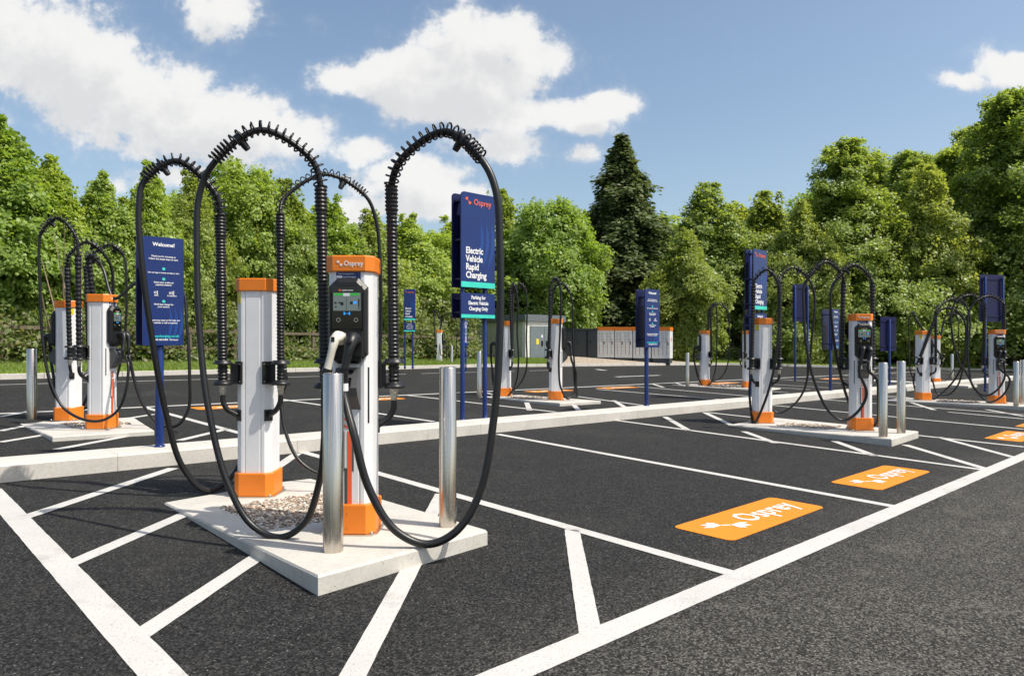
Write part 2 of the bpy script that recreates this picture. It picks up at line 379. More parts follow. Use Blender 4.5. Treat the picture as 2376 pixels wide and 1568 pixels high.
M_CABROOF = painted('slate_grey_steel', (.13, .155, .165), .5); M_DOOR = painted('blue_grey_door', (.155, .19, .205), .45)
M_DARKCAB = painted('dark_grey_steel', (.035, .042, .05), .5); M_CABWHITE = painted('light_grey_cabinet', (.74, .74, .73), .45); M_CABVENT = mat('cabinet_louvre', (.42, .42, .42), .5); M_RUST = mat('brown_print', (.35, .12, .05), .5)

# ------------------------------------------------------------------ ground, road, verge
def sheet(name, poly, h, m, res=None):
    mb = MB(); mb.add([onz(p[0], p[1], h) for p in poly], [tuple(range(len(poly)))]); return struct(name, mb, m)
FAR = [G(*p) for p in ((-520, 903), (0, 880.5), (440, 869), (880, 858), (1100, 852), (1280, 850.5), (1420, 849), (1610, 847), (1690, 847), (2000, 854), (2376, 861.5), (2760, 869))]
sheet('ground', [(-900, -300), (900, -300), (900, 1600), (-900, 1600)], -.06, M_EARTH)
far_xy = [(p.x, p.y) for p in FAR]
sheet('asphalt', [(-30, -14)] + [(70, -14), (110, 40)] + far_xy[::-1] + [(-34, 10)], 0.0, M_ASPH)
def push(p, e): r = math.hypot(*p); return (p[0] * (1 + e / r), p[1] * (1 + e / r))
mb = MB()
for a, b in zip(far_xy[:-1], far_xy[1:]):
    L_ = math.dist(a, b); n = max(1, int(L_ / .915))
    for i in range(n):
        t0, t1 = i / n, (i + 1) / n - .012 / L_
        q = [(a[0] + (b[0]-a[0]) * t, a[1] + (b[1]-a[1]) * t) for t in (t0, t1)]
        q2 = [push(p, .26) for p in q]
        lo = [onz(*q[0], -.05), onz(*q[1], -.05), onz(*q2[1], -.05), onz(*q2[0], -.05)]
        hi = [onz(*q[0], .13), onz(*q[1], .13), onz(*q2[1], .135), onz(*q2[0], .135)]
        mb.add(lo + hi, [(0,3,2,1),(4,5,6,7),(0,1,5,4),(1,2,6,5),(2,3,7,6),(3,0,4,7)])
struct('far_kerb', mb, M_KERB)
def strip(name, pts, e0, e1, h0, h1, m):
    mb = MB()
    for a, b in zip(pts[:-1], pts[1:]):
        p = [push(a, e0), push(b, e0), push(b, e1), push(a, e1)]
        mb.add([onz(*p[0], h0), onz(*p[1], h0), onz(*p[2], h1), onz(*p[3], h1)], [(0, 1, 2, 3)])
    return struct(name, mb, m)
strip('grass_verge', far_xy[:6], .262, 5.0, .11, .30, M_TURF)
strip('gravel_bank', far_xy[5:8], .262, 14, .11, .62, M_GRAVEL)
strip('verge_margin', far_xy[7:], .262, 5, .11, .3, M_TURF)
strip('woodland_floor', far_xy[:6], 5, 120, .30, .4, M_EARTH); strip('woodland_floor', far_xy[7:], 5, 120, .3, .4, M_EARTH); strip('woodland_floor', far_xy[5:8], 14, 120, .62, .62, M_EARTH)
rng = np.random.default_rng(5)
def tri_cloud(name, c, dirv, side, mat_):
    """triangles given base centre, tip vector and half width vector (numpy arrays)"""
    n = len(c); v = np.empty((n, 3, 3)); v[:, 0] = c - side; v[:, 1] = c + side; v[:, 2] = c + dirv
    me = bpy.data.meshes.new(name); me.vertices.add(n * 3); me.vertices.foreach_set('co', v.ravel())
    me.loops.add(n * 3); me.loops.foreach_set('vertex_index', np.arange(n * 3, dtype=np.int32))
    me.polygons.add(n); me.polygons.foreach_set('loop_start', np.arange(0, n * 3, 3, dtype=np.int32)); me.polygons.foreach_set('loop_total', np.full(n, 3, dtype=np.int32))
    me.update(calc_edges=True); me.materials.append(mat_); return me
def grass_on(segs, n, e0, e1):
    cs = []
    L_ = [math.dist(a, b) for a, b in segs]; tot = sum(L_)
    for (a, b), l in zip(segs, L_):
        k_ = int(n * l / tot); t = rng.random(k_); e = e0 + (e1 - e0) * rng.random(k_)
        x = a[0] + (b[0] - a[0]) * t; y = a[1] + (b[1] - a[1]) * t; r = np.hypot(x, y); x2 = x * (1 + e / r); y2 = y * (1 + e / r)
        z = -(A_X * x2 + A_Y * y2) + .11 + .19 * (e / 4.75); cs.append(np.c_[x2, y2, z])
    c = np.vstack(cs); n = len(c); an = rng.random(n) * 6.28; h = .05 + .09 * rng.random(n)
    d = np.c_[rng.normal(0, .035, n), rng.normal(0, .035, n), h]; s = np.c_[np.cos(an) * .012, np.sin(an) * .012, np.zeros(n)]
    return tri_cloud('grass', c, d, s, M_GRASS)
sg_ = list(zip(far_xy[:5], far_xy[1:6]))
stuff(link('grass', grass_on(sg_, 42000, .35, 4.6)))
stuff(link('grass', grass_on(list(zip(far_xy[7:-1], far_xy[8:])), 20000, .35, 4.6)))

# near kerb (raised concrete strip between the two rows of bays)
k0 = G(0, 1120); kdir = (G(1583, 960) - k0); kdir.z = 0; kdir.normalize(); kn = Vector((-kdir.y, kdir.x, 0))
mb = MB(); KH, KW = .155, .46
for i in range(-9, 62):
    a = k0 + kdir * (i * .915); b = k0 + kdir * ((i + 1) * .915 - .0035)
    q = [a, b, b + kn * KW, a + kn * KW]
    t = [a + kn * .02, b + kn * .02, b + kn * (KW - .02), a + kn * (KW - .02)]
    rng_ = [[onz(p.x, p.y, -.05) for p in q], [onz(p.x, p.y, KH - .018) for p in q], [onz(p.x, p.y, KH) for p in t]]
    mb.loft(rng_)
struct('kerb', mb, M_KERB)

# painted bay lines (working pixels -> points on the asphalt)
mb = MB()
def line(p, q, w, h=.004):
    a, b = G(*p), G(*q); d = (b - a); d.z = 0; d.normalize(); n = Vector((-d.y, d.x, 0)) * (w / 2)
    L_ = (b - a).length; k_ = max(1, int(L_ / (.07 if a.y < 9 else .4))); v = []
    for i in range(k_ + 1):
        c = a + (b - a) * (i / k_); j = 1 + random.uniform(-.03, .03) * (.105 / w)
        v += [onz(*(c + n * j).xy, h), onz(*(c - n * j).xy, h)]
    mb.add(v, [(2*i, 2*i+1, 2*i+3, 2*i+2) for i in range(k_)])
random.seed(3)
line((-22, 1136), (520, 1722), .145, .0044); line((1060, 1615.5), (2376, 1058), .15, .0044); line((2376, 1058), (2700, 921), .15, .0044)
T = .105
for p, q in (((700, 1048), (1742, 1343)), ((690, 1052), (560, 1140)), ((402, 1086.5), (50, 1203)), ((450, 1184), (160, 1310)), ((640, 1264), (318, 1478)),
             ((990, 1250), (795, 1612)), ((1024, 1146), (985, 1225)), ((1155, 1007.5), (2112, 1182)), ((1427, 975), (2296, 1092)), ((1327, 1229), (1372, 1482)),
             ((1543, 967), (1598, 999)), ((1635, 957), (1699, 987)), ((1726, 1001), (1800, 1028)), ((1935, 1023), (2031, 1058)), ((2100, 1032), (2291, 1089)),
             ((1643, 957), (2376, 1037)), ((2177, 1014), (2352, 1061)), ((1790, 940), (2376, 996)), ((1913, 927), (2376, 962)), ((2040, 920), (2376, 944)), ((2105, 931), (2168, 951)),
             ((2289, 950), (2376, 966)), ((2200, 956), (2376, 972)), ((1980, 912), (2110, 922))):
    line(p, q, T)
line((-200, 969), (1056, 911.5), .15, .0044); line((1056, 911.5), (1600, 886.5), .15, .0044); line((1600, 886.5), (2376, 851), .15, .0044)
for p, q in (((335, 945), (560, 1006)), ((416, 1022), (528, 995)), ((0, 967), (70, 954)), ((0, 1000), (110, 978)), ((0, 1026), (122, 1006)), ((130, 1043), (300, 1011)), ((270, 975), (358, 961)),
             ((650, 926), (1006, 978)), ((944, 917), (1290, 956)), ((1131, 912), (1160, 921)), ((1222, 934), (1229, 952)), ((1326, 934), (1343, 952)), ((1424, 929), (1450, 945)),
             ((1340, 920), (1496, 941)), ((1384, 903), (1700, 929)), ((1480, 897), (1760, 921)), ((1560, 893), (1830, 911)), ((1640, 889), (1880, 904)), ((1700, 886), (1930, 900)), ((1515, 891), (1540, 899)), ((1568, 888), (1592, 896)),
             ((1790, 879), (2010, 893)), ((1880, 875), (2100, 886)), ((1960, 872), (2200, 882)), ((2040, 867), (2270, 877)), ((2150, 863.5), (2376, 873))):
    line(p, q, T)
for a in range(0, 21):                         # broken line on the far road
    x0 = -200 + a * 84; y = 898 - (x0 + 200) * .0265
    if a < 12: line((x0, y), (x0 + 84.5, y - 84.5 * .0265), .1, .0048 if a % 2 else .004)
    elif x0 < 1280: line((x0, y), (x0 + 50, y - 50 * .0265), .1)
line((1429, 874.3), (1530, 870.6), .22); line((1385, 856.8), (1404, 859.3), .3)
struct('bay_lines', mb, M_LINE)

# ------------------------------------------------------------------ lettering
def text_mesh(s, size, bold=0.0, align='LEFT', ext=.0015, sx=1.0, res=2):
    cu = bpy.data.curves.new('lettering', 'FONT'); cu.body = s; cu.size = size; cu.align_x = align
    cu.offset = bold * size; cu.extrude = ext; cu.resolution_u = res
    o = bpy.data.objects.new('lettering', cu); COL.objects.link(o)
    me = bpy.data.meshes.new_from_object(o.evaluated_get(bpy.context.evaluated_depsgraph_get()))
    bpy.data.objects.remove(o)
    v = [Vector((q.co.x * sx, q.co.y, q.co.z)) for q in me.vertices]; f = [tuple(p.vertices) for p in me.polygons]
    bpy.data.meshes.remove(me); return v, f
def put_text(mb, s, size, M, mi=0, **k):
    v, f = text_mesh(s, size, **k); mb.add([M @ q for q in v], f, mi)
def upright(x, z, y): return Matrix.Translation((x, y, z)) @ Matrix.Rotation(math.radians(90), 4, 'X')
def bird(mb, M, s, t=.0015, mi=0):
    polys = [[(-.14, .10), (.02, -.06), (.14, -.10), (-.02, .06)]]
    for a0, sg in ((118, 1), (-62, 1)):
        ox, oy = (-.09, .07) if a0 > 0 else (.09, -.07)
        for i, (da, L_) in enumerate(((-30, .40), (0, .47), (30, .44))):
            a = math.radians(a0 + da + 12); ca, sa = math.cos(a), math.sin(a); w_ = .085
            polys.append([(ox, oy), (ox + ca * L_ * .6 + sa * w_, oy + sa * L_ * .6 - ca * w_), (ox + ca * L_, oy + sa * L_), (ox + ca * L_ * .6 - sa * w_, oy + sa * L_ * .6 + ca * w_)])
    for k_, P_ in enumerate(polys):
        if sum(P_[i][0] * P_[(i+1) % len(P_)][1] - P_[(i+1) % len(P_)][0] * P_[i][1] for i in range(len(P_))) < 0: P_ = P_[::-1]
        mb.prism([(x * s, y * s) for x, y in P_], -t, t + k_ * .00006, mi, M)

def roundrect(w, h, r, n=5):
    out = []
    for cx_, cy_, a0 in ((w/2-r, h/2-r, 0), (-w/2+r, h/2-r, 90), (-w/2+r, -h/2+r, 180), (w/2-r, -h/2+r, 270)):
        for i in range(n + 1):
            a = math.radians(a0 + 90 * i / n); out.append((cx_ + r * math.cos(a), cy_ + r * math.sin(a)))
    return out

# orange painted panels in the bays
TILT = Matrix(((1, 0, 0, 0), (0, 1, 0, 0), (-A_X, -A_Y, 1, 0), (0, 0, 0, 1)))
FW, FH = 1.55, .47
def floor_panel(px, py, label, rz=KD):
    c = G(px, py, .004); M_ = TILT @ Matrix.Rotation(rz, 4, 'Z')       # the sheet lies on the sloping asphalt
    mb = MB(); mb.prism(roundrect(FW, FH, .06), -.003, .0005, 0, M_)
    o = obj('painted_panel', mb, M_OPANEL); tag(o, label, 'floor marking', 'orange painted panels in the bays'); o.location = c
    m2 = MB(); put_text(m2, 'Osprey', .29, M_ @ Matrix.Translation((-.19, -.075, .003)), bold=.012, ext=.001, sx=.93)
    bird(m2, M_ @ Matrix.Translation((-.43, .0, .003)) @ Matrix.Diagonal((1.25, .9, 1, 1)), .32, .001)
    obj('lettering', m2, M_OLET, o)
    return o
floor_panel(1749, 1197, 'orange painted panel with white bird logo, the largest and nearest one in the empty bay')
floor_panel(2048.5, 1105, 'orange painted panel with white bird logo just below the right concrete island')
floor_panel(2352, 1011, 'orange painted panel beside the wide white line at the right edge')
floor_panel(2412, 985, 'sliver of an orange painted panel cut off by the right edge of the photo')
floor_panel(551, 942.5, 'thin orange painted panel on the asphalt right of the welcome sign post')
floor_panel(858, 926.5, 'thin orange painted panel seen below the corrugated tube right of the front charger screen')
floor_panel(1275, 906.5, 'thin orange painted panel behind the two charging posts before the cabin')
floor_panel(1433, 899, 'thin orange painted panel left of the blue welcome post before the white cabinets')
floor_panel(1677, 888.5, 'faint orange painted panel beside the small far charging post right of the cabinets')
floor_panel(1930, 878.5, 'faint orange painted panel behind the right pair of charging posts')

# ------------------------------------------------------------------ charging posts
CH = 1.75
def octa(hx, hy, c): return [(-hx + c, -hy), (hx - c, -hy), (hx, -hy + c), (hx, hy - c), (hx - c, hy), (-hx + c, hy), (-hx, hy - c), (-hx, -hy + c)]
def grooved(h, c, g=.006, gw=.008, off=.03):
    base = octa(h, h, c); out = []
    for i, p in enumerate(base):
        q = base[(i + 1) % 8]; p_, q_ = Vector(p), Vector(q); d = q_ - p_; L_ = d.length; d.normalize(); nin = Vector((-d.y, d.x))
        out.append(p_)
        if L_ > .12:
            for s in (off, L_ - off):
                out += [p_ + d * (s - gw), p_ + d * (s - gw * .6) + nin * g, p_ + d * (s + gw * .6) + nin * g, p_ + d * (s + gw)]
    return [(v.x, v.y) for v in out]
MESH = {}
def cached(key, build, mats):
    if key not in MESH:
        me = build().mesh(key)
        for m in (mats if isinstance(mats, (list, tuple)) else [mats]): me.materials.append(m)
        MESH[key] = me
    return MESH[key]
def b_body(): return MB().prism(grooved(.138, .045), .19, 1.655)
def b_cap():
    m = MB(); a, b = octa(.152, .152, .05), octa(.148, .148, .048)
    m.loft([[Vector((x, y, 1.648)) for x, y in b], [Vector((x, y, 1.655)) for x, y in a], [Vector((x, y, 1.742)) for x, y in a], [Vector((x, y, 1.75)) for x, y in b]]); return m
def b_plinth():
    m = MB(); a, b = octa(.158, .158, .052), octa(.154, .154, .05)
    m.loft([[Vector((x, y, .014)) for x, y in a], [Vector((x, y, .188)) for x, y in a], [Vector((x, y, .196)) for x, y in b]])
    for y in (.05, .14):
        m.box(-.012, -.002, -.1605, -.158, y, y + .012)
    return m
def b_plate():
    m = MB(); m.prism(octa(.178, .178, .045), -.04, .012)
    for sx in (-1, 1):
        for sy in (-1, 1): m.lathe([(.011, .012), (.011, .022), (.006, .03)], (sx * .145, sy * .164, 0), 8)
    return m
def b_capletter():
    m = MB(); put_text(m, 'Osprey', .045, upright(-.032, 1.684, -.1532), bold=.012, ext=.001, sx=.9); bird(m, upright(-.058, 1.699, -.1532), .042, .001); return m
FY = -.138
def b_housing():
    m = MB(); hw, z0, z1, c = .120, 1.075, 1.605, .055
    a = [(-hw + c, z0), (hw - c, z0), (hw, z0 + c), (hw, z1 - c), (hw - c, z1), (-hw + c, z1), (-hw, z1 - c), (-hw, z0 + c)]
    def ring(s, y, dz=0): return [Vector((x * s, y, (z - 1.34) * (s + dz) + 1.34)) for x, z in a]
    m.loft([ring(1, FY + .002), ring(1, FY - .035), ring(.9, FY - .06), ring(.82, FY - .062), ring(.80, FY - .05)]); 
    # nose that carries the two sockets
    m.prism([(-.098, -.24), (.098, -.24), (.107, -.185), (-.107, -.185)], 1.12, 1.27)
    m.box(-.09, .09, -.215, -.185, 1.095, 1.12)
    return m
def b_glass(): return MB().box(-.094, .094, FY - .0635, FY - .05, 1.29, 1.555)
def b_screen():
    y = FY - .0665; m = MB(); m.box(-.084, .084, y, FY - .0636, 1.402, 1.512, 0)
    for a, b in ((-.08, -.022), (.018, .076)): m.box(a, b, y - .001, y, 1.496, 1.510, 1)
    m.box(-.022, .018, y - .001, y, 1.492, 1.51, 2)
    for x, z, w, h, mi in ((-.07, 1.45, .012, .012, 3), (-.045, 1.452, .014, .008, 3), (-.03, 1.445, .018, .02, 3), (.028, 1.45, .016, .018, 3), (.05, 1.452, .02, .016, 4), (.074, 1.45, .008, .05, 3), (-.002, 1.445, .002, .08, 3), (-.068, 1.425, .01, .008, 3), (.074, 1.415, .008, .008, 3)):
        m.box(x - w / 2, x + w / 2, y - .001, y, z - h / 2, z + h / 2, mi)
    return m
def b_marks():
    y = FY - .0665; m = MB(); put_text(m, 'KEMPOWER', .013, upright(-.032, 1.523, y), bold=.01, ext=.0008)
    m.lathe([(.007, 0), (.007, .002)], (0, 0, 0), 10, 1); 
    for i in range(len(m.v) - 1, -1, -1):
        if m.v[i][2] < .1 and abs(m.v[i][0]) < .02: m.v[i] = (m.v[i][0] - .044, y - m.v[i][2] * .5 , m.v[i][1] + 1.5285)
    for sx in (-1, 1):
        m.box(sx * .016 - .0035, sx * .016 + .0035, y - .001, y + .002, 1.376, 1.394, 2)
        m.box(sx * .008 - .004, sx * .008 + .004, y - .001, y + .002, 1.382, 1.387, 2)
    return m
def b_buttons():
    m = MB(); y = FY - .064
    for x in (-.052, .056):
        v = []
        for r in (.0135, .009):
            v += [Vector((x + r * math.cos(a), y - .004, 1.345 + r * math.sin(a))) for a in [2 * math.pi * i / 14 for i in range(14)]]
        m.add(v, [(i, (i+1) % 14, 14 + (i+1) % 14, 14 + i) for i in range(14)])
        v2 = [Vector((x + .0135 * math.cos(a), y, 1.345 + .0135 * math.sin(a))) for a in [2 * math.pi * i / 14 for i in range(14)]]
        m.add(v[:14] + v2, [(i, 14 + i, 14 + (i+1) % 14, (i+1) % 14) for i in range(14)])
    return m
def b_terminal():
    m = MB(); prof = [(FY + .002, .785), (FY - .095, .875), (FY - .125, .93), (FY - .05, 1.045), (FY + .002, 1.05)]
    for x0, x1, mi in ((-.072, .072, 0),): 
        vs = [Vector((x, y, z)) for x in (x0, x1) for y, z in prof]; n = len(prof)
        m.add(vs, [tuple(range(n)), tuple(range(n, 2*n))[::-1]] + [(i, n + i, n + (i+1) % n, (i+1) % n) for i in range(n)], mi)
    d = Vector((0, FY - .05 - (FY - .125), 1.045 - .93)); d.normalize(); nn = Vector((0, -d.z, d.y)); c = Vector((0, FY - .0875, .9875))
    for r in range(4):
        for q in range(3):
            p = c + Vector(((q - 1) * .026, 0, 0)) - d * (.005 + r * .017) + nn * .002; m.box(-.009, .009, -.004, .004, -.006, .006, 1, Matrix.Translation(p) @ Matrix.Rotation(math.radians(33), 4, 'X'))
    p = c + d * .04 + nn * .002; m.box(-.04, .04, -.004, .004, -.016, .016, 2, Matrix.Translation(p) @ Matrix.Rotation(math.radians(33), 4, 'X'))
    return m
def b_slot():
    m = MB()
    for sx in (-1, 1):
        M_ = Matrix.Translation((sx * .1155, -.1155, 0)) @ Matrix.Rotation(sx * math.radians(45), 4, 'Z'); m.box(-.0055, .0055, -.0022, .01, .70, 1.05, 0, M_)
    return m
def b_stripe():
    m = MB(); y = FY - .0025
    m.box(-.012, .016, y, FY, .197, .65, 0); m.box(-.030, -.012, y + .0005, FY, .197, .38, 1); m.box(.016, .028, y + .0005, FY, .40, .65, 1); m.box(-.045, -.03, y + .0006, FY, .40, .65, 1); m.box(-.03, -.012, y + .0006, FY, .38, .42, 1)
    return m
def b_letter():
    m = MB(); put_text(m, 'S', .105, upright(-.036, .672, FY - .002), bold=.015, ext=.0012, sx=1.3); return m
def b_sticker():
    m = MB(); y = FY - .002; m.box(-.082, .07, y, FY, 1.606, 1.648, 0); m.box(-.08, -.044, y - .0006, y, 1.609, 1.624, 1); put_text(m, 'ospreycharging', .013, upright(-.04, 1.612, y - .0005), 1, bold=.01, ext=.0006); put_text(m, 'Start charging here', .013, upright(-.07, 1.632, y - .0005), 1, ext=.0006); return m
def b_warn():
    m = MB(); M_ = Matrix.Translation((.1160, .1160, 0)) @ Matrix.Rotation(math.radians(-45), 4, 'Z'); m.box(-.028, .028, 0, .0025, 1.55, 1.64, 0, M_); return m
TX, TY = .23, .16
def b_bracket(s):
    m = MB(); c = Vector((s * .1165, .1165, 0)); M_ = Matrix.Translation(c) @ Matrix.Rotation(-s * math.radians(45), 4, 'Z')
    m.box(-.052, .052, -.004, .012, .905, 1.085, 0, M_)
    for sx in (-.04, .04):
        for z in (.925, 1.065): m.lathe([(.007, 0), (.007, .004)], (0, 0, 0), 6, 1); m.v[-24:] = [tuple(M_ @ Vector((v[0] + sx, .012 + v[2], v[1] + z))) for v in m.v[-24:]]
    d = Vector((s * TX, TY, 0)) - c; L_ = d.length; ang = math.atan2(d.y, d.x); M2 = Matrix.Translation(c) @ Matrix.Rotation(ang, 4, 'Z')
    m.box(0, L_, -.035, .035, 1.058, 1.070, 0, M2); m.box(0, L_, -.035, .035, .905, .917, 0, M2); m.box(0, L_ * .55, -.006, .006, .917, 1.058, 0, M2)
    m.lathe([(.074, 1.066), (.074, 1.075), (.064, 1.082), (.062, 1.095), (.048, 1.096)], (s * TX, TY, 0), 18)
    m.lathe([(.048, .898), (.073, .90), (.074, .905), (.074, .918), (.062, .925), (.05, .938)], (s * TX, TY, 0), 18)
    return m
def b_gland(s): return MB().lathe([(.03, .90), (.03, .875), (.026, .87), (.026, .845), (.022, .838), (.022, .82)], (s * TX, TY, 0), 8, 0, False)
def b_stub(s):
    m = MB(); pts, _ = catmull([(s * TX, TY, .83), (s * (TX - .002), TY + .002, .77), (s * (TX - .03), TY - .003, .71), (s * .155, .137, .672), (s * .113, .113, .65)], 6); m.tube(pts, .021, 10)
    M_ = Matrix.Translation((s * .1165, .1165, 0)) @ Matrix.Rotation(-s * math.radians(45), 4, 'Z'); m.box(-.034, .034, -.003, .01, .61, .70, 0, M_); return m
def b_plug_a():
    m = MB(); p = [(-.025, -.18, 1.22), (-.03, -.25, 1.232), (-.036, -.285, 1.238), (-.048, -.312, 1.225), (-.062, -.322, 1.16), (-.078, -.325, 1.09), (-.092, -.325, 1.035)]
    m.tube(p, [.040, .042, .040, .031, .023, .022, .025], 12); m.box(-.062, -.042, -.343, -.325, 1.212, 1.24, 1); return m
def b_plug_b():
    m = MB(); p = [(.052, -.18, 1.215), (.051, -.24, 1.225), (.05, -.29, 1.23), (.047, -.32, 1.20), (.036, -.33, 1.14), (.025, -.335, 1.09), (.018, -.338, 1.05)]
    m.tube(p, [.046, .048, .044, .036, .026, .024, .024], 12); m.box(.03, .062, -.36, -.33, 1.20, 1.215, 0); return m
def b_collar(): return MB().tube([(-.089, -.325, 1.05), (-.096, -.326, 1.028), (-.1, -.327, 1.005)], [.028, .029, .025], 12)
END_A, END_B = Vector((-.102, -.328, 1.0)), Vector((.017, -.338, 1.04))

def charger(px, ybase, ytop, face, label, cables, white_plug=False, rz_extra=0.0, detail=1.0, xshift=0.0):
    """face: 0 = screen toward the camera side (-Y), 90 = toward +X, -90 = toward -X, 180 = away"""
    d = CH * FPX / (ybase - ytop); dc = d + .156
    base = P(px, ybase, d); x = (px - CX) / FPX * (d + .09) + xshift
    loc = Vector((x, dc, base.z)); rz = math.radians(face) + rz_extra
    t = thing('charging_post', label, 'ev charger', loc, rz, 'rapid charging posts in the car park')
    c = lambda n, k_, b, m_, par=t: link(n, cached(k_, b, m_), None, par)
    c('body', 'body', b_body, M_WHITE); cp = c('cap', 'cap', b_cap, M_ORANGE); c('lettering', 'caplet', b_capletter, M_LETTER, cp)
    c('plinth', 'plinth', b_plinth, M_ORANGE); c('base_plate', 'plate', b_plate, M_BOLT)
    h = c('display_housing', 'housing', b_housing, M_BLACK); c('front_glass', 'glass', b_glass, M_GLASS, h)
    c('screen', 'screen', b_screen, [M_SCREEN, M_GREENUI, M_SILVER, M_BLACK, M_CYAN], h); c('lettering', 'marks', b_marks, [M_SILVER, M_CORAL, M_CYAN], h); c('button_ring', 'rings', b_buttons, M_YELLOW if False else M_BRASS, h)
    c('payment_terminal', 'term', b_terminal, [M_GREY, M_BLACK, M_GLASS]); c('vent_slot', 'slot', b_slot, M_BLACK)
    c('stripe', 'stripe', b_stripe, [M_CORAL, M_GREY]); c('letter', 'letter', b_letter, M_CORAL); c('sticker', 'sticker', b_sticker, [M_BLUE, M_SILVER]); w = c('sticker', 'warn', b_warn, M_YELLOW); w['label'] = 'yellow warning sticker'
    pa = c('connector', 'plug_a' + ('w' if white_plug else ''), b_plug_a, [M_CREAM if white_plug else M_BLACK, M_BLACK])
    if white_plug: pa['label'] = 'cream white connector'
    c('collar', 'collar', b_collar, M_BLACK, pa); c('connector', 'plug_b', b_plug_b, M_BLACK)
    for s in (-1, 1):
        c('bracket', 'bracket%d' % s, lambda s=s: b_bracket(s), [M_BLACK, M_BOLT]); c('cable_gland', 'gland%d' % s, lambda s=s: b_gland(s), M_BRASS); c('inlet_cable', 'stub%d' % s, lambda s=s: b_stub(s), M_RUBBER)
    W = Matrix.Translation(loc) @ Matrix.Rotation(rz, 4, 'Z'); Wi = W.inverted()
    for cb in cables:
        s, r = cb['s'], cb.get('r', .022); tp = cb['top']                       # side of the local frame, cable radius, tube top (px, py[, dd])
        b0 = Vector((s * TX, TY, .905)); wb = W @ b0
        top = Wi @ P(tp[0], tp[1], wb.y + (tp[2] if len(tp) > 2 else 0))
        tr = cb.get('tr', .036); pitch = cb.get('pitch', .026)
        n = int((top - b0).length / pitch) * 5; pts = []; rs = []
        for i in range(n + 1):
            f_ = i / n; pts.append(b0.lerp(top, f_)); q = .5 + .5 * math.cos(2 * math.pi * i / 5)
            rs.append((tr + (.006 if f_ > .87 else 0)) * (.84 + .2 * q))
        m = MB(); m.tube(pts, rs, 12); obj('support_tube', m, M_RUBBER, t)
        ctl = [Wi @ P(a[0], a[1], dc + a[2]) for a in cb['pts']]
        up = (top - b0).normalized(); end = END_A if cb['end'] == 'A' else END_B
        path = [top - up * .12, top] + ctl + ([end + Vector((-.005, -.002, -.12)), end] if cb['end'] in 'AB' else [])
        sm, idx = catmull(path, 12)
        m = MB(); m.tube(sm, r, 10); cab = obj('cable', m, M_RUBBER, t)
        ci = cb.get('clamp', 2); i0, i1 = idx[1], idx[1 + ci]
        seg = sm[max(0, i0 - 2):i1 + 1]
        # spring: helix round the arch, tightening toward the clamp
        acc = [0.0]
        for a, b in zip(seg[:-1], seg[1:]): acc.append(acc[-1] + (b - a).length)
        tot = acc[-1]; nt_ = max(8, int(tot / cb.get('sp', .043))); hp = []; nrm = None; steps = nt_ * 12; j = 0
        fr = []
        for i in range(len(seg)):
            tg = (seg[min(i + 1, len(seg) - 1)] - seg[max(i - 1, 0)]).normalized()
            nrm = tg.orthogonal().normalized() if nrm is None else (nrm - tg * nrm.dot(tg)).normalized()
            fr.append((nrm.copy(), tg.cross(nrm)))
        for i in range(steps + 1):
            ph = i / steps; w_ = ph if ph < .75 else .75 + (ph - .75) * .55 ; w_ = w_ / (.75 + .25 * .55)
            sdist = w_ * tot
            while j < len(acc) - 2 and acc[j + 1] < sdist: j += 1
            f_ = (sdist - acc[j]) / max(1e-6, acc[j + 1] - acc[j]); p = seg[j].lerp(seg[j + 1], f_); a = 2 * math.pi * nt_ * ph
            R = cb.get('R', .045); sag = Vector((0, 0, cb.get('sag', .014)))
            hp.append(p + sag + (fr[j][0] * math.cos(a) + fr[j][1] * math.sin(a)) * R)
        m = MB(); m.tube(hp, cb.get('wire', .0065), 5); obj('spring', m, M_RUBBER, t)
        # clamp block near the end of the spring
        i2 = max(1, i1 - 7); pc = sm[i2]; tg = (sm[i2 + 1] - sm[i2 - 1]).normalized(); inward = Vector((pc.x * -1 + top.x, pc.y * -1 + top.y, -.25)); inward -= tg * inward.dot(tg); inward.normalize()
        m = MB(); m.tube([pc - tg * .03, pc + tg * .03], .036, 12); m.tube([pc, pc + inward * .055, pc + inward * .085], [.024, .024, .02], 10); obj('clamp', m, M_BLACK, t)
        if cb.get('tag'):
            q = end + Vector((-.004, -.002, -.1)); m = MB(); m.tube([q - Vector((0, 0, .022)), q + Vector((0, 0, .022))], .027, 10); g = obj('cable_tag', m, M_SILVER, t)
    return t, loc

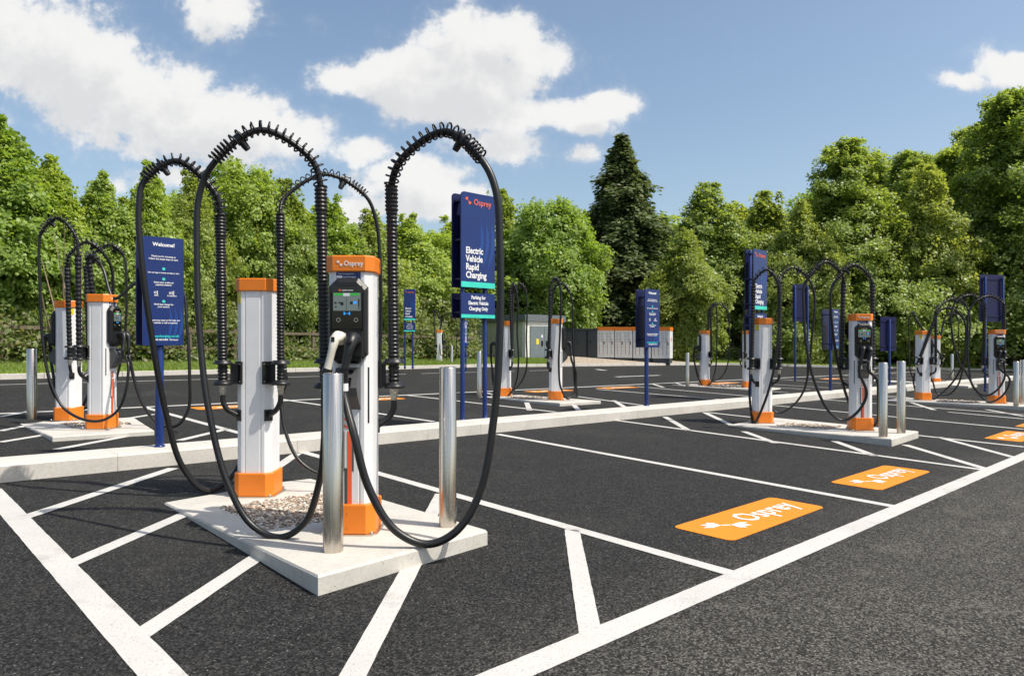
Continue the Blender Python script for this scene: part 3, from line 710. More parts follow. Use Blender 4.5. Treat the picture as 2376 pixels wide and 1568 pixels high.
def island(fl, rl, corners, label, sides=None):
    """raised concrete slab: top plane through the two charger bases, falling across with the site"""
    f_, r_ = fl, rl; e = (r_ - f_); e2 = Vector((e.x, e.y)); le = e2.length; ev = e2 / le; sv = e.z / le
    un = Vector((ev.y, -ev.x)); su = -(A_X * un.x + A_Y * un.y)
    def tz(x, y): dx, dy = x - f_.x, y - f_.y; return f_.z + (dx * ev.x + dy * ev.y) * sv + (dx * un.x + dy * un.y) * su - .002
    gx = (tz(1, 0) - tz(0, 0)); gy = tz(0, 1) - tz(0, 0); g0 = tz(0, 0)
    pts = []
    for c_ in corners:
        if len(c_) == 2:
            r = ray(*c_); t = (g0 - CAM_H) / (r.z - gx * r.x - gy); pts.append(Vector((r.x * t, t)))
        else: pts.append(Vector(c_[:2]))
    return pts, tz, ev, un
def slab(pts, tz, label, group='concrete islands that carry the chargers'):
    mb = MB(); c = sum(pts, Vector((0, 0))) / len(pts)
    ar = sum(pts[i].x * pts[(i+1) % len(pts)].y - pts[(i+1) % len(pts)].x * pts[i].y for i in range(len(pts)))
    if ar < 0: pts = pts[::-1]
    ins = [p + (c - p).normalized() * .016 for p in pts]
    mb.loft([[Vector((p.x, p.y, gz(p.x, p.y) - .06)) for p in pts], [Vector((p.x, p.y, tz(p.x, p.y) - .012)) for p in pts], [Vector((p.x, p.y, tz(p.x, p.y))) for p in ins]])
    o = obj('concrete_island', mb, M_CONC); return tag(o, label, 'concrete island', group)
def gravel(c, ev, un, le, wu, tz, n, smin, smax, seed):
    r = random.Random(seed); mb = MB()
    poly = [c + ev * (le/2*a) + un * (wu/2*b) for a, b in ((-1,-1),(1,-1),(1,1),(-1,1))]
    for i in range(n):
        a, b = r.uniform(-1, 1), r.uniform(-1, 1); edge = max(abs(a), abs(b))
        if edge > .86 + .14 * r.random(): continue
        p = c + ev * (le/2*a) + un * (wu/2*b); s = r.uniform(smin, smax); z = tz(p.x, p.y) + r.uniform(-.3, .55) * s
        q = Matrix.Rotation(r.uniform(0, 6.28), 3, 'Z') @ Matrix.Rotation(r.uniform(-.6, .6), 3, 'X'); sc = (r.uniform(.7, 1.3), r.uniform(.6, 1.0), r.uniform(.4, .75))
        vs = []
        for v in ((1,0,0),(-1,0,0),(0,1,0),(0,-1,0),(0,0,1),(0,0,-1),(.6,.6,.5),(-.6,-.6,.5),(.6,-.55,-.4),(-.6,.6,.35)):
            w = q @ Vector((v[0]*sc[0]*s, v[1]*sc[1]*s, v[2]*sc[2]*s)); vs.append(Vector((p.x + w.x, p.y + w.y, z + w.z)))
        mb.add(vs, [(4,0,6),(4,6,2),(4,2,9),(4,9,1),(4,1,7),(4,7,3),(4,3,0),(0,8,5),(0,3,8),(3,5,8),(3,7,5),(7,1,5),(1,2,5),(1,9,2),(2,6,5),(6,0,5)])
    o = obj('gravel', mb, M_STONE); stuff(o); return o
def bollard(px, ybase, ytop, label, d=None, tz=None, H=1.02, r=.0575, lean=0.0):
    """steel bollard; depth from the slab it stands on"""
    if d is None: d = H * FPX / (ybase - ytop)
    b = P(px, ybase, d); rr = r; b.y += rr
    b.x = (px - CX) / FPX * b.y
    h = (ybase - ytop) * d / FPX; mb = MB()
    mb.lathe([(rr, -.05), (rr, h - .006), (rr - .004, h - .001), (rr - .012, h)], (0, 0, 0), 32)
    o = obj('bollard', mb, M_STEEL); o.location = b; o.rotation_euler = (0, lean, 0)
    return tag(o, label, 'bollard', 'stainless steel bollards')

# --- front island
f1, L1 = charger(818, 1243, 592, 0, 'nearest charging post, its lit screen and one cream connector facing the camera', [
    dict(s=-1, r=.0205, top=(744, 432), tr=.036, pts=[(722, 370, .14), (605, 302, .06), (497, 378, .02), (463, 450, .02), (457, 600, .0), (464, 780, -.05), (484, 950, -.12), (528, 1120, -.18), (585, 1218, -.21), (648, 1246, -.23), (705, 1215, -.26), (738, 1130, -.30), (752, 1020, -.33)], clamp=3, end='A'),
    dict(s=1, r=.0235, top=(908, 432), tr=.038, pts=[(930, 372, .08), (1032, 306, -.06), (1118, 372, -.18), (1150, 440, -.22), (1160, 580, -.25), (1160, 760, -.28), (1147, 960, -.33), (1110, 1150, -.39), (1055, 1235, -.43), (990, 1262, -.45), (915, 1228, -.46), (855, 1130, -.46), (822, 1010, -.44)], clamp=3, end='B', tag=True, R=.045)], white_plug=True, xshift=-.004)
f2, L2 = charger(594, 1155, 645, 180, 'charging post seen from behind, its cap below the four big cable arches', [
    dict(s=1, r=.0235, top=(511, 500), tr=.040, pts=[(500, 450, -.18), (410, 374, -.22), (335, 420, -.28), (322, 480, -.30), (328, 600, -.3), (352, 780, -.26), (383, 950, -.2), (425, 1085, -.12), (480, 1137, -.02), (530, 1115, .12), (575, 1040, .3)], clamp=3, end='A', R=.047),
    dict(s=-1, r=.0155, top=(650, 498), tr=.030, pts=[(658, 462, -.1), (757, 405, .08), (848, 455, .2), (872, 510, .24), (882, 620, .27), (882, 800, .3), (865, 980, .25), (820, 1085, .15), (752, 1101, .1), (696, 1070, .1), (662, 1000, .15), (652, 930, .22), (650, 880, .3)], clamp=3, end='B', R=.033, wire=.0048)])
pts1, tz1, ev1, un1 = island(L1, L2, [(738, 1335), (1131, 1229), (712, 1107), (380, 1165)], '')
slab(pts1, tz1, 'nearest pale concrete island with gravel set in its middle, on the dark asphalt')
cc = (Vector(L1.xy) + Vector(L2.xy)) / 2
gravel(cc + Vector((-.04, -.02)), ev1, un1, .98, .80, tz1, 3600, .009, .02, 1)
bollard(773, 1308, 866, 'nearest steel bollard at the front corner of the near island, left of the orange plinth', d=4.02)
bollard(1039, 1235, 852, 'steel bollard on the near island inside the right cable loop', d=4.63)

# --- right island
q = lambda pts, dd: [(1583.3 + a / 3.123, 560 + b / 3.123, e + dd) for a, b, e in pts]
f3, L3 = charger(2001, 1000, 728, 0, 'charging post with screen behind two bollards on the right concrete island', [
    dict(s=-1, r=.021, top=(1957, 656), pitch=.05, pts=q([(1150, 235, .1), (1040, 148, .05), (912, 265, 0), (880, 330, 0), (880, 480, -.02), (892, 700, -.05), (955, 1010, -.12), (1070, 1240, -.2), (1165, 1297, -.24), (1270, 1235, -.3), (1335, 1100, -.34)], 0), clamp=3, end='A', sp=.06),
    dict(s=1, r=.021, top=(2024, 656), pitch=.05, pts=q([(1360, 260, .15), (1240, 170, .1), (1112, 285, .05), (1080, 350, .05), (1075, 480, .05), (1092, 680, .1), (1135, 920, .15), (1190, 1120, .2), (1260, 1290, .15), (1340, 1345, 0), (1405, 1320, -.15), (1418, 1150, -.28), (1408, 1000, -.34)], 0), clamp=3, end='B', sp=.06)], rz_extra=math.radians(-10))
f4, L4 = charger(1771, 983, 738, 180, 'charging post with its back to the camera below the tall twin-post sign', [
    dict(s=1, r=.021, top=(1748, 664), pitch=.05, pts=q([(530, 270, -.15), (615, 206, -.2), (697, 310, -.25), (706, 400, -.25), (702, 600, -.25), (660, 940, -.25), (590, 1180, -.22), (518, 1322, -.15), (498, 1240, .05), (497, 1000, .25)], 0), clamp=3, end='A', sp=.06),
    dict(s=-1, r=.018, top=(1809, 656), pitch=.05, pts=q([(715, 250, -.1), (800, 190, -.05), (905, 262, 0), (948, 345, 0), (960, 450, 0), (942, 650, .02), (918, 900, .08), (880, 1080, .15), (800, 1190, .25), (700, 1244, .32), (640, 1200, .36)], 0), clamp=3, end='B', sp=.06)])
pts2, tz2, ev2, un2 = island(L3, L4, [(2069, 1018), (2131, 1000), (1790, 968), (1690, 985)], '')
slab(pts2, tz2, 'concrete island with a square lit end on the right, two bollards at that end')
gravel((Vector(L3.xy) + Vector(L4.xy)) / 2, ev2, un2, .85, .62, tz2, 900, .012, .026, 2)
bollard(2049, 1013, 841, 'steel bollard at the front edge of the right island, nearer of its two', d=9.75)
bollard(2091, 1001, 838, 'steel bollard on the right island behind the nearer one, by its end', d=10.25)

# --- far right island
q = lambda pts, dd: [(1969.5 + a / 3.122, 560 + b / 3.122, e + dd) for a, b, e in pts]
f5, L5 = charger(2317, 937, 765, 0, 'charging post with screen near the right edge below the big blank sign back', [
    dict(s=-1, r=.023, top=(2285, 716), pitch=.06, pts=q([(970, 445, .1), (880, 388, .05), (775, 440, 0), (742, 520, 0), (745, 640, 0), (790, 850, 0), (855, 960, -.05), (930, 1090, -.15), (1015, 1162, -.25), (1110, 1120, -.3), (1165, 1000, -.34)], 0), clamp=3, end='A', sp=.075, wire=.008),
    dict(s=1, r=.023, top=(2330, 706), pitch=.06, pts=q([(1105, 435, .15), (1010, 396, .1), (905, 450, .05), (868, 520, .05), (862, 700, .05), (868, 900, 0), (905, 1060, -.1), (985, 1117, -.2), (1070, 1080, -.3), (1130, 980, -.34)], 0), clamp=3, end='B', sp=.075, wire=.008)], rz_extra=math.radians(-12))
f6, L6 = charger(2145, 929, 767, 180, 'charging post seen from behind with one arch tube leaning far to the right', [
    dict(s=1, r=.023, top=(2174, 727), pitch=.06, tr=.04, pts=q([(680, 492, -.15), (745, 484, -.2), (835, 575, -.25), (848, 680, -.25), (835, 850, -.22), (780, 980, -.1), (690, 1085, .05), (590, 1150, .1), (510, 1120, .2), (468, 1000, .3)], 0), clamp=3, end='A', sp=.075, wire=.008),
    dict(s=-1, r=.021, top=(2171, 722), pitch=.06, pts=q([(665, 465, -.1), (760, 415, -.05), (850, 470, 0), (875, 540, 0), (872, 700, 0), (830, 900, .05), (790, 1040, .1), (720, 1110, .2), (640, 1100, .3), (600, 1000, .36)], 0), clamp=3, end='B', sp=.075, wire=.008)])
vv_ = Vector((V.x, V.y)); uu_ = Vector((U.x, U.y))
def auto_island(a, b, label, ext_a, ext_b, w):
    e = Vector((b.x - a.x, b.y - a.y)); ev = e.normalized(); un = Vector((ev.y, -ev.x)); A_ = Vector(a.xy) - ev * ext_a; B_ = Vector(b.xy) + ev * ext_b
    P_ = [(*(A_ - un * w), 0), (*(A_ + un * w), 0), (*(B_ + un * w), 0), (*(B_ - un * w), 0)]
    pts, tz, ev, un = island(a, b, P_, ''); slab(pts, tz, label); return tz, ev, un
tz3, ev3, un3 = auto_island(L5, L6, 'low concrete island at the right edge under the row of cable arches', 1.0, .7, .7)
gravel((Vector(L5.xy) + Vector(L6.xy)) / 2, ev3, un3, .85, .7, tz3, 500, .02, .035, 3)
bollard(2358, 943, 838.5, 'steel bollard at the right edge beside the charging post screen')
bollard(2373, 936, 835, 'steel bollard cut by the right edge of the photo')

# --- left island
q = lambda pts, dd: [(a / 2.706, 463.4 + b / 2.706, e + dd) for a, b, e in pts]
f7, L7 = charger(230, 997, 682, 90, 'charging post on the left island with its screen turned to the blue welcome sign', [
    dict(s=-1, r=.018, top=(181, 592), pitch=.055, pts=q([(475, 230, -.22), (365, 116, -.22), (262, 200, -.22), (246, 290, -.22), (250, 520, -.22), (268, 880, -.22), (310, 1120, -.24), (395, 1300, -.26), (520, 1378, -.28), (640, 1385, -.3), (740, 1320, -.3), (795, 1170, -.28), (803, 1020, -.22)], 0), clamp=3, end='A', sp=.05),
    dict(s=1, r=.021, top=(205, 600), pitch=.055, pts=q([(570, 350, .15), (640, 420, .1), (720, 620, 0), (860, 520, .1), (1090, 500, .2), (1152, 580, .2), (1172, 760, .15), (1190, 1100, .1), (1180, 1320, .1), (1105, 1418, .05), (1000, 1408, 0), (900, 1290, -.05), (840, 1120, -.05), (810, 980, -.05)], 0), clamp=2, end='B', sp=.05, tag=True)])
f8, L8 = charger(153, 977, 697, -90, 'charging post on the left island seen from behind, ribbed tube before its body', [
    dict(s=1, r=.021, top=(156, 617), pitch=.055, pts=q([(440, 340, -.25), (545, 266, -.2), (650, 340, -.1), (700, 430, 0), (708, 560, .05), (700, 800, .1), (620, 1050, .3), (500, 1320, .4), (420, 1370, .2), (360, 1260, .05), (335, 1100, 0)], 0), clamp=3, end='A', sp=.05),
    dict(s=-1, r=.018, top=(200, 617), pitch=.055, pts=q([(570, 355, .2), (690, 284, .25), (775, 350, .3), (792, 450, .3), (788, 800, .3), (760, 1000, .35), (700, 1190, .4), (560, 1300, .5), (420, 1320, .4), (330, 1200, .2)], 0), clamp=3, end='B', sp=.05)])
pts3, tz4, ev4, un4 = island(L7, L8, [(122, 1013), (358, 998), (300, 962), (35, 979)], '')
slab(pts3, tz4, 'concrete island with gravel at the left edge, beyond the long kerb')
gravel((Vector(L7.xy) + Vector(L8.xy)) / 2 + Vector((.15, 0)), ev4, un4, .8, .75, tz4, 900, .012, .026, 4)
bollard(74, 976, 809, 'lone steel bollard on the left island near the left edge of the photo', d=10.4, r=.066)

# --- middle island before the cabin
q = lambda pts, dd: [(1119.9 + a / 4.274, 617.9 + b / 4.274, e + dd) for a, b, e in pts]
f9, L9 = charger(1289.5, 929, 739.5, 90, 'charging post in front of the grey cabin door, connectors on its right side', [
    dict(s=-1, r=.022, top=(1277, 684), pitch=.06, pts=q([(675, 200, -.2), (718, 112, -.2), (765, 190, -.2), (776, 300, -.2), (768, 650, -.2), (755, 980, -.22), (775, 1200, -.22), (840, 1310, -.2), (905, 1250, -.1), (925, 1050, -.05)], 0), clamp=3, end='A', sp=.07, wire=.008),
    dict(s=1, r=.020, top=(1281, 688), pitch=.06, pts=q([(730, 190, .2), (800, 176, .15), (862, 258, .1), (886, 340, .1), (893, 650, .1), (905, 900, .1), (925, 1150, .1), (935, 1290, .08), (915, 1200, 0), (900, 1000, -.03)], 0), clamp=3, end='B', sp=.07, wire=.008, tag=True)])
f10, L10 = charger(1172, 920, 745, -90, 'charging post with yellow sticker before the pale green cabin wall', [
    dict(s=1, r=.022, top=(1184, 680), pitch=.06, pts=q([(280, 215, -.2), (302, 180, -.2), (335, 270, -.2), (350, 380, -.2), (342, 650, -.2), (355, 900, -.22), (335, 1130, -.2), (260, 1275, -.15), (170, 1290, -.1), (110, 1180, -.05), (92, 1000, 0)], 0), clamp=3, end='A', sp=.07, wire=.008),
    dict(s=-1, r=.020, top=(1190, 680), pitch=.06, pts=q([(320, 215, .2), (372, 172, .2), (428, 260, .2), (440, 380, .2), (434, 700, .2), (428, 1040, .2), (340, 1200, .25), (230, 1260, .3), (130, 1200, .2), (95, 1000, .1)], 0), clamp=3, end='B', sp=.07, wire=.008)])
tz5, ev5, un5 = auto_island(L9, L10, 'concrete island under the two charging posts before the cabin', .75, 1.0, .62)
gravel((Vector(L9.xy) + Vector(L10.xy)) / 2, ev5, un5, .8, .75, tz5, 500, .02, .035, 5)
bollard(1112, 920, 815, 'steel bollard between the two blue legs of the tall twin-post sign')

# --- far islands
q = lambda pts, dd: [(1583.3 + a / 3.123, 560 + b / 3.123, e + dd) for a, b, e in pts]
f11, L11 = charger(1636, 895, 767, -90, 'small far charging post right of the white cabinets, loops on both sides', [
    dict(s=1, r=.022, top=(1649, 720), pitch=.07, pts=q([(215, 480, -.2), (238, 455, -.2), (250, 520, -.2), (250, 700, -.2), (240, 920, -.2), (205, 1025, -.2), (160, 1052, -.15), (115, 990, -.1), (88, 880, 0)], 0), clamp=2, end='A', sp=.09, wire=.009),
    dict(s=-1, r=.02, top=(1645, 720), pitch=.07, pts=q([(225, 470, .2), (275, 456, .2), (328, 510, .2), (340, 620, .2), (330, 880, .2), (285, 980, .25), (220, 1010, .3), (130, 990, .2), (95, 900, .1)], 0), clamp=3, end='B', sp=.09, wire=.009)])
f12, L12 = charger(1737, 900, 767, 90, 'far charging post almost hidden behind the dark leg of the tall sign', [
    dict(s=-1, r=.02, top=(1728, 712), pitch=.07, pts=[(1726, 700, -.2), (1733, 690, -.2), (1744, 705, -.2), (1748, 760, -.2), (1750, 850, -.2), (1758, 890, -.2), (1762, 850, -.1)], clamp=2, end='A', sp=.09, wire=.009),
    dict(s=1, r=.02, top=(1732, 712), pitch=.07, pts=[(1736, 698, .2), (1744, 692, .2), (1756, 710, .2), (1758, 780, .2), (1760, 860, .2), (1764, 880, .1)], clamp=2, end='B', sp=.09, wire=.009)])
tz6, ev6, un6 = auto_island(L12, L11, 'thin far concrete island right of the welcome post before the cabinets', .8, 1.3, .62)
gravel((Vector(L11.xy) + Vector(L12.xy)) / 2, ev6, un6, .9, .8, tz6, 350, .03, .045, 6)
bollard(1595, 895, 818.5, 'far steel bollard left of the small far charging post')
bollard(1627, 894, 836, 'short far steel bollard tight against the small far charging post', H=.9)
q = lambda pts, dd: [(1969.5 + a / 3.122, 560 + b / 3.122, e + dd) for a, b, e in pts]
f13, L13 = charger(2172, 890, 779, -90, 'far charging post half hidden behind the one with the leaning tube', [
    dict(s=1, r=.022, top=(2128, 745, -.5), pitch=.07, pts=q([(480, 540, -.6), (458, 516, -.6), (438, 545, -.6), (436, 700, -.6), (440, 900, -.6), (462, 980, -.5), (520, 1020, -.3)], 0), clamp=2, end='A', sp=.09, wire=.009),
    dict(s=-1, r=.02, top=(2190, 745, .2), pitch=.07, pts=q([(700, 540, .3), (735, 520, .3), (780, 545, .3), (795, 640, .3), (790, 850, .3), (740, 960, .3), (680, 1020, .2), (620, 1000, .1)], 0), clamp=3, end='B', sp=.09, wire=.009)])
island_b = L13 + V * 1.6 * 1.0; island_b.z = L13.z - A_X * (V.x * 1.6)
auto_island(L13, island_b, 'far concrete island behind the right row of arches', 1.2, 1.0, .62)
bollard(2209, 878, 821, 'far steel bollard seen through the cable loops on the right')
f14, L14 = charger(1019, 851, 766, 90, 'tiny distant charging post at the grass verge above the second near bollard', [
    dict(s=-1, r=.022, top=(1007, 728, .3), pitch=.08, pts=[(1005, 722, .2), (1015, 726, .1), (1022, 745, 0), (1020, 790, -.1), (1025, 825, -.2), (1032, 820, -.2)], clamp=2, end='A', sp=.1, wire=.01),
    dict(s=1, r=.022, top=(1025, 745, 0), pitch=.08, pts=[(1030, 732, .2), (1045, 727, .2), (1058, 742, .2), (1060, 790, .2), (1055, 835, .2), (1040, 850, .1)], clamp=3, end='B', sp=.1, wire=.01)])
island_c = L14 + V * 1.6; island_c.z = L14.z - A_X * (V.x * 1.6)
auto_island(L14, island_c, 'distant concrete island at the grass verge', .8, .8, .6)
bollard(1048, 851, 801.5, 'tiny distant steel bollard above the second near bollard', H=1.0, r=.07)

# ------------------------------------------------------------------ signs
def sign_frame(px, py, h=KH, rz=KD):
    b = G(px, py, h); return b, Matrix.Translation(b) @ Matrix.Rotation(rz, 4, 'Z')
def s_x(b, px, rz=KD):
    ux, uy = math.cos(rz), math.sin(rz); return ((px - CX) * b.y - FPX * b.x) / (FPX * ux - (px - CX) * uy)
def panel(t, name, x0, x1, z0, z1, y, m, r=0.0, th=.018):
    mb = MB(); pl = [(x1, z0), (x1, z1)]
    if r: pl += [(x0 + r - r * math.sin(a), z1 - r + r * math.cos(a)) for a in [math.radians(18 * i) for i in range(6)]]
    else: pl += [(x0, z1)]
    pl += [(x0, z0)]
    n = len(pl); vs = [Vector((x, y - th, z)) for x, z in pl] + [Vector((x, y, z)) for x, z in pl]
    mb.add(vs, [tuple(range(n)), tuple(range(n, 2*n))[::-1]] + [(i, n + i, n + (i+1) % n, (i+1) % n) for i in range(n)])
    return obj(name, mb, m, t)
def posts(t, xs, z1, r=.035, y=.0):
    for x in xs:
        mb = MB(); mb.lathe([(r, -.05), (r, z1), (r * .8, z1 + .006)], (x, y, 0), 16); mb.lathe([(r + .012, -.02), (r + .012, .012), (r, .02)], (x, y, 0), 16); obj('post', mb, M_BLUE, t)
def clamps(t, xs, zs, y0, y1):
    mb = MB()
    for x in xs:
        for z in zs: mb.box(x - .05, x + .05, y0, y1, z - .012, z + .012)
    return obj('bracket', mb, M_BLUEB, t)
def lettering(t, rows, y, m=M_LETTER, name='lettering'):
    mb = MB()
    for (s, x, z, size, al, bold, sx) in rows: put_text(mb, s, size, upright(x, z, y), 0, bold=bold, align=al, ext=.001, sx=sx)
    return obj(name, mb, m, t)
def swoosh(t, x0, x1, z0, z1, y):
    mb = MB(); w = x1 - x0; h = z1 - z0
    for i in range(3):
        a = [(x0 + w * (.25 + .22 * i + .5 * f_ - .35 * f_ * f_), z0 + h * f_) for f_ in [j / 8 for j in range(9)]]
        b = [(x + w * .12 * (math.sin(math.pi * j / 8) + .05), z) for j, (x, z) in enumerate(a)]
        a = [(min(max(x, x0), x1), z) for x, z in a]; b = [(min(max(x, x0), x1), z) for x, z in b]
        mb.add([Vector((x, y, z)) for x, z in a + b], [(j, 9 + j, 10 + j, j + 1) for j in range(8)])
    return obj('printed_motif', mb, M_SWOOSH, t)
def charging_sign(px, py, xl, xr, ztop, zmid, z2top, z2bot, posts_px, label, rz=KD, gap=.13, h=KH, group='tall charging signs on two posts', single=False, depth=None):
    b = G(px, py, h) if depth is None else P(px, py, depth)
    t = thing('charging_sign', label, 'sign', b, rz, group); zz = lambda y: (py - y) * b.y / FPX
    x0, x1 = s_x(b, xl, rz), s_x(b, xr, rz); w = x1 - x0; yf = -.05; a0, a1, c0, c1 = zz(zmid), zz(ztop), zz(z2bot), zz(z2top)
    p1 = panel(t, 'panel', x0, x1, a0, a1, yf, M_BLUE, .06); p2 = panel(t, 'panel', x0, x1, c0, c1, yf, M_BLUE, 0)
    y = yf - .0205
    if not single:
        panel(t, 'back_panel', x0 - .0, x1 - .0, a0, a1, gap + .02, M_BLUEB, .06); panel(t, 'back_panel', x0, x1, c0, c1, gap + .02, M_BLUEB)
    posts(t, [s_x(b, q_, rz) for q_ in posts_px], a1 - .04, .034)
    clamps(t, [s_x(b, q_, rz) for q_ in posts_px], [a0 + .12, (a0 + a1) / 2, a1 - .12, c0 + .08, c1 - .08], yf + .001, (gap if not single else .04))
    H = a1 - a0; s = w / .56
    swoosh(p1, x0 + w * .25, x1 - .002, a0 + H * .2, a0 + H * .72, y + .0012)
    band = MB(); band.box(x0, x1, y - .001, y + .002, a0, a0 + H * .058); obj('teal_band', band, M_TEAL, p1)
    lettering(p1, [(s_, x0 + w * .13, a0 + H * (.358 - i * .086), .112 * s, 'LEFT', .028, .84) for i, s_ in enumerate(('Electric', 'Vehicle', 'Rapid', 'Charging'))], y)
    m = MB(); put_text(m, 'Osprey', .105 * s, upright(x0 + w * .36, a1 - H * .123, y), bold=.008, ext=.001, sx=.92); bird(m, upright(x0 + w * .20, a1 - H * .09, y) , .105 * s, .001); obj('lettering', m, M_CORAL, p1)
    band = MB(); band.box(x0, x1, y - .001, y + .002, c0, c0 + (c1 - c0) * .14); obj('teal_band', band, M_TEAL, p2)
    lettering(p2, [(s_, (x0 + x1) / 2, c0 + (c1 - c0) * (.76 - i * .225), .062 * s, 'CENTER', .028, .86) for i, s_ in enumerate(('Parking for', 'Electric Vehicle', 'Charging Only'))], y)
    return t
def welcome_sign(px, py, xl, xr, ztop, zbot, label, gap=.13, rz=KD, h=KH):
    b = G(px, py, h); t = thing('welcome_sign', label, 'sign', b, rz, 'welcome signs on one post'); zz = lambda y: (py - y) * b.y / FPX
    x0, x1 = s_x(b, xl, rz), s_x(b, xr, rz); w = x1 - x0; a0, a1 = zz(zbot), zz(ztop); H = a1 - a0; yf = -.05; y = yf - .0195; xc = (x0 + x1) / 2
    p1 = panel(t, 'panel', x0, x1, a0, a1, yf, M_BLUE, .03); panel(t, 'back_panel', x0, x1, a0, a1, gap + .02, M_BLUEB, .03)
    posts(t, [0], a1 - .05, .04); clamps(t, [0], [a0 + .15, a1 - .15], yf + .001, gap)
    swoosh(p1, x0 + w * .4, x1 - .002, a0 + .01, a0 + H * .35, y + .0012)
    k_ = w / .45; rows = [('Welcome!', xc, a0 + H * .915, .060 * k_, 'CENTER', .028, .95)]
    for z, s_, sz in ((.815, 'Thank you for choosing us.', .026), (.79, 'Follow the simple steps to start.', .026), (.665, 'Use our app to locate and tap to start', .0235), (.575, 'Select your preferred', .026), (.553, 'payment method:', .026), (.372, "We'll then charge for", .026), (.35, 'your session.', .026), (.226, 'To report any issue or for help, see', .026), (.202, 'our website or call us anytime', .026)):
        rows.append((s_, xc, a0 + H * z, sz * k_, 'CENTER', .022, .95))
    rows += [('RFID', xc - w * .18, a0 + H * .455, .022 * k_, 'CENTER', .02, 1), ('Contactless', xc + w * .2, a0 + H * .455, .022 * k_, 'CENTER', .02, 1)]
    lettering(p1, rows, y)
    lettering(p1, [('ospreycharging.co.uk', xc, a0 + H * .075, .043 * k_, 'CENTER', .02, .92)], y, M_TEALTXT)
    lettering(p1, [('0800 058 8400  24 hours', xc + .02, a0 + H * .045, .028 * k_, 'CENTER', .02, .95)], y)
    m = MB()
    for z in (.708, .613, .407):
        m.prism([(.017 * k_ * math.cos(a), .017 * k_ * math.sin(a)) for a in [2 * math.pi * i / 16 for i in range(16)]], -.0008, .0008, 0, upright(xc, a0 + H * z, y))
    obj('numbered_dot', m, M_TEAL, p1)
    m = MB()
    for sx, nn_ in ((-.18, 3), (.2, 4)):
        for i in range(nn_): m.box(xc + sx * w + (i - nn_ / 2) * .014, xc + sx * w + (i - nn_ / 2) * .014 + .006, y - .001, y + .001, a0 + H * .485 - .008 - .004 * i, a0 + H * .485 + .012 + .004 * i)
    obj('symbol', m, M_LETTER, p1); return t
welcome_sign(370, 1036, 326, 421, 552, 801, 'large blue welcome sign on one post, crossed by a hanging black cable')
charging_sign(1099, 971, 1063, 1141, 451, 668, 681, 738, (1073, 1125), 'tallest blue twin-post charging sign with a teal band, framed by the right cable arch')
welcome_sign(1500, 941, 1490, 1523, 671, 806, 'blue welcome sign on one post in front of the white cabinets')
charging_sign(1752, 916, 1742, 1773, 579, 718, 727, 765, (1741, 1768), 'tall blue twin-post charging sign partly covered by the charger before it, right of centre')
welcome_sign(1927, 906, 1926, 1941, 717, 811, 'narrow blue welcome sign seen almost edge on between the right charging posts', gap=.2)
charging_sign(950, 852.5, 937, 963.5, 671, 743, 748, 769, (939.5, 957.5), 'small distant blue twin-post sign standing on the grass verge', rz=math.radians(12), h=.2, single=True)
def blank_sign(px, py, xl, xr, zt, zb, pp, label, rz=math.radians(15), h=KH):
    b = G(px, py, h); t = thing('sign_seen_from_behind', label, 'sign', b, rz, 'blue signs seen from behind'); zz = lambda y: (py - y) * b.y / FPX
    x0, x1 = s_x(b, xl, rz), s_x(b, xr, rz); panel(t, 'panel', x0, x1, zz(zb), zz(zt), .075, M_BLUEB, .05)
    xs = [s_x(b, q_, rz) for q_ in pp]; posts(t, xs, zz(zt) - .08, .035)
    mb = MB()
    for z in (zz(zt) - .14, zz(zb) + .16): mb.box(x0 + .04, x1 - .04, .036, .056, z - .015, z + .015)
    obj('rail', mb, M_BLUEB, t); return t
blank_sign(1860, 880, 1842, 1878, 659, 746, (1845, 1874), 'dark blue back of a twin-post sign behind the right charging post arches')
blank_sign(2064, 893, 2046, 2083, 735, 815, (2064,), 'small dark blue sign back on a single post between two bollards and chargers')
blank_sign(2306, 904, 2277, 2335, 637, 746, (2286, 2327), 'large dark blue sign back against the trees at the right edge')
b = G(1081, 862, .0); t = thing('hanging_sign', 'tiny narrow blue sign with a column of white letters behind the tall sign post', 'sign', b, math.radians(10))
d_ = b.y / FPX; w = 9 * d_; panel(t, 'panel', -w / 2, w / 2, (862 - 803) * d_, (862 - 744) * d_, -.03, M_SWOOSH); posts(t, [0], (862 - 746) * d_, .03)
lettering(t, [(s_, 0, (862 - 754 - i * 8.2) * d_, .17, 'CENTER', .02, 1) for i, s_ in enumerate('DRIVERS'[:6])], -.0495)

# ------------------------------------------------------------------ cabin, cabinets, fence
def at_d(px, py, d): p = P(px, py, d); return p
c0 = P(1219, 842, 42.0); t = thing('cabin', 'pale green cabin with slate flat roof and blue grey doors behind two charging posts', 'cabin', c0, KD)
k_ = 42 / FPX; HT = (842 - 745) * k_; LW, LD = 3.25, 5.1
mb = MB(); mb.box(0, LW, 0, LD, -.4, HT); 
for i in range(14): mb.box(-.012, 0, .15 + i * .34, .19 + i * .34, 0, HT)
obj('wall', mb, M_CABIN, t)
mb = MB(); mb.box(-.18, LW + .18, -.18, LD + .18, HT + .002, HT + .34); mb.box(-.12, LW + .12, -.12, LD + .12, HT + .34, HT + .40); obj('roof', mb, M_CABROOF, t)
mb = MB(); mb.box(-.03, .3, -.03, .25, -.3, HT - .01); mb.box(LW - .2, LW + .03, -.03, .2, -.3, HT - .01); mb.box(.3, LW - .2, -.03, -.002, HT - .28, HT - .01); obj('trim', mb, M_CABTRIM, t)
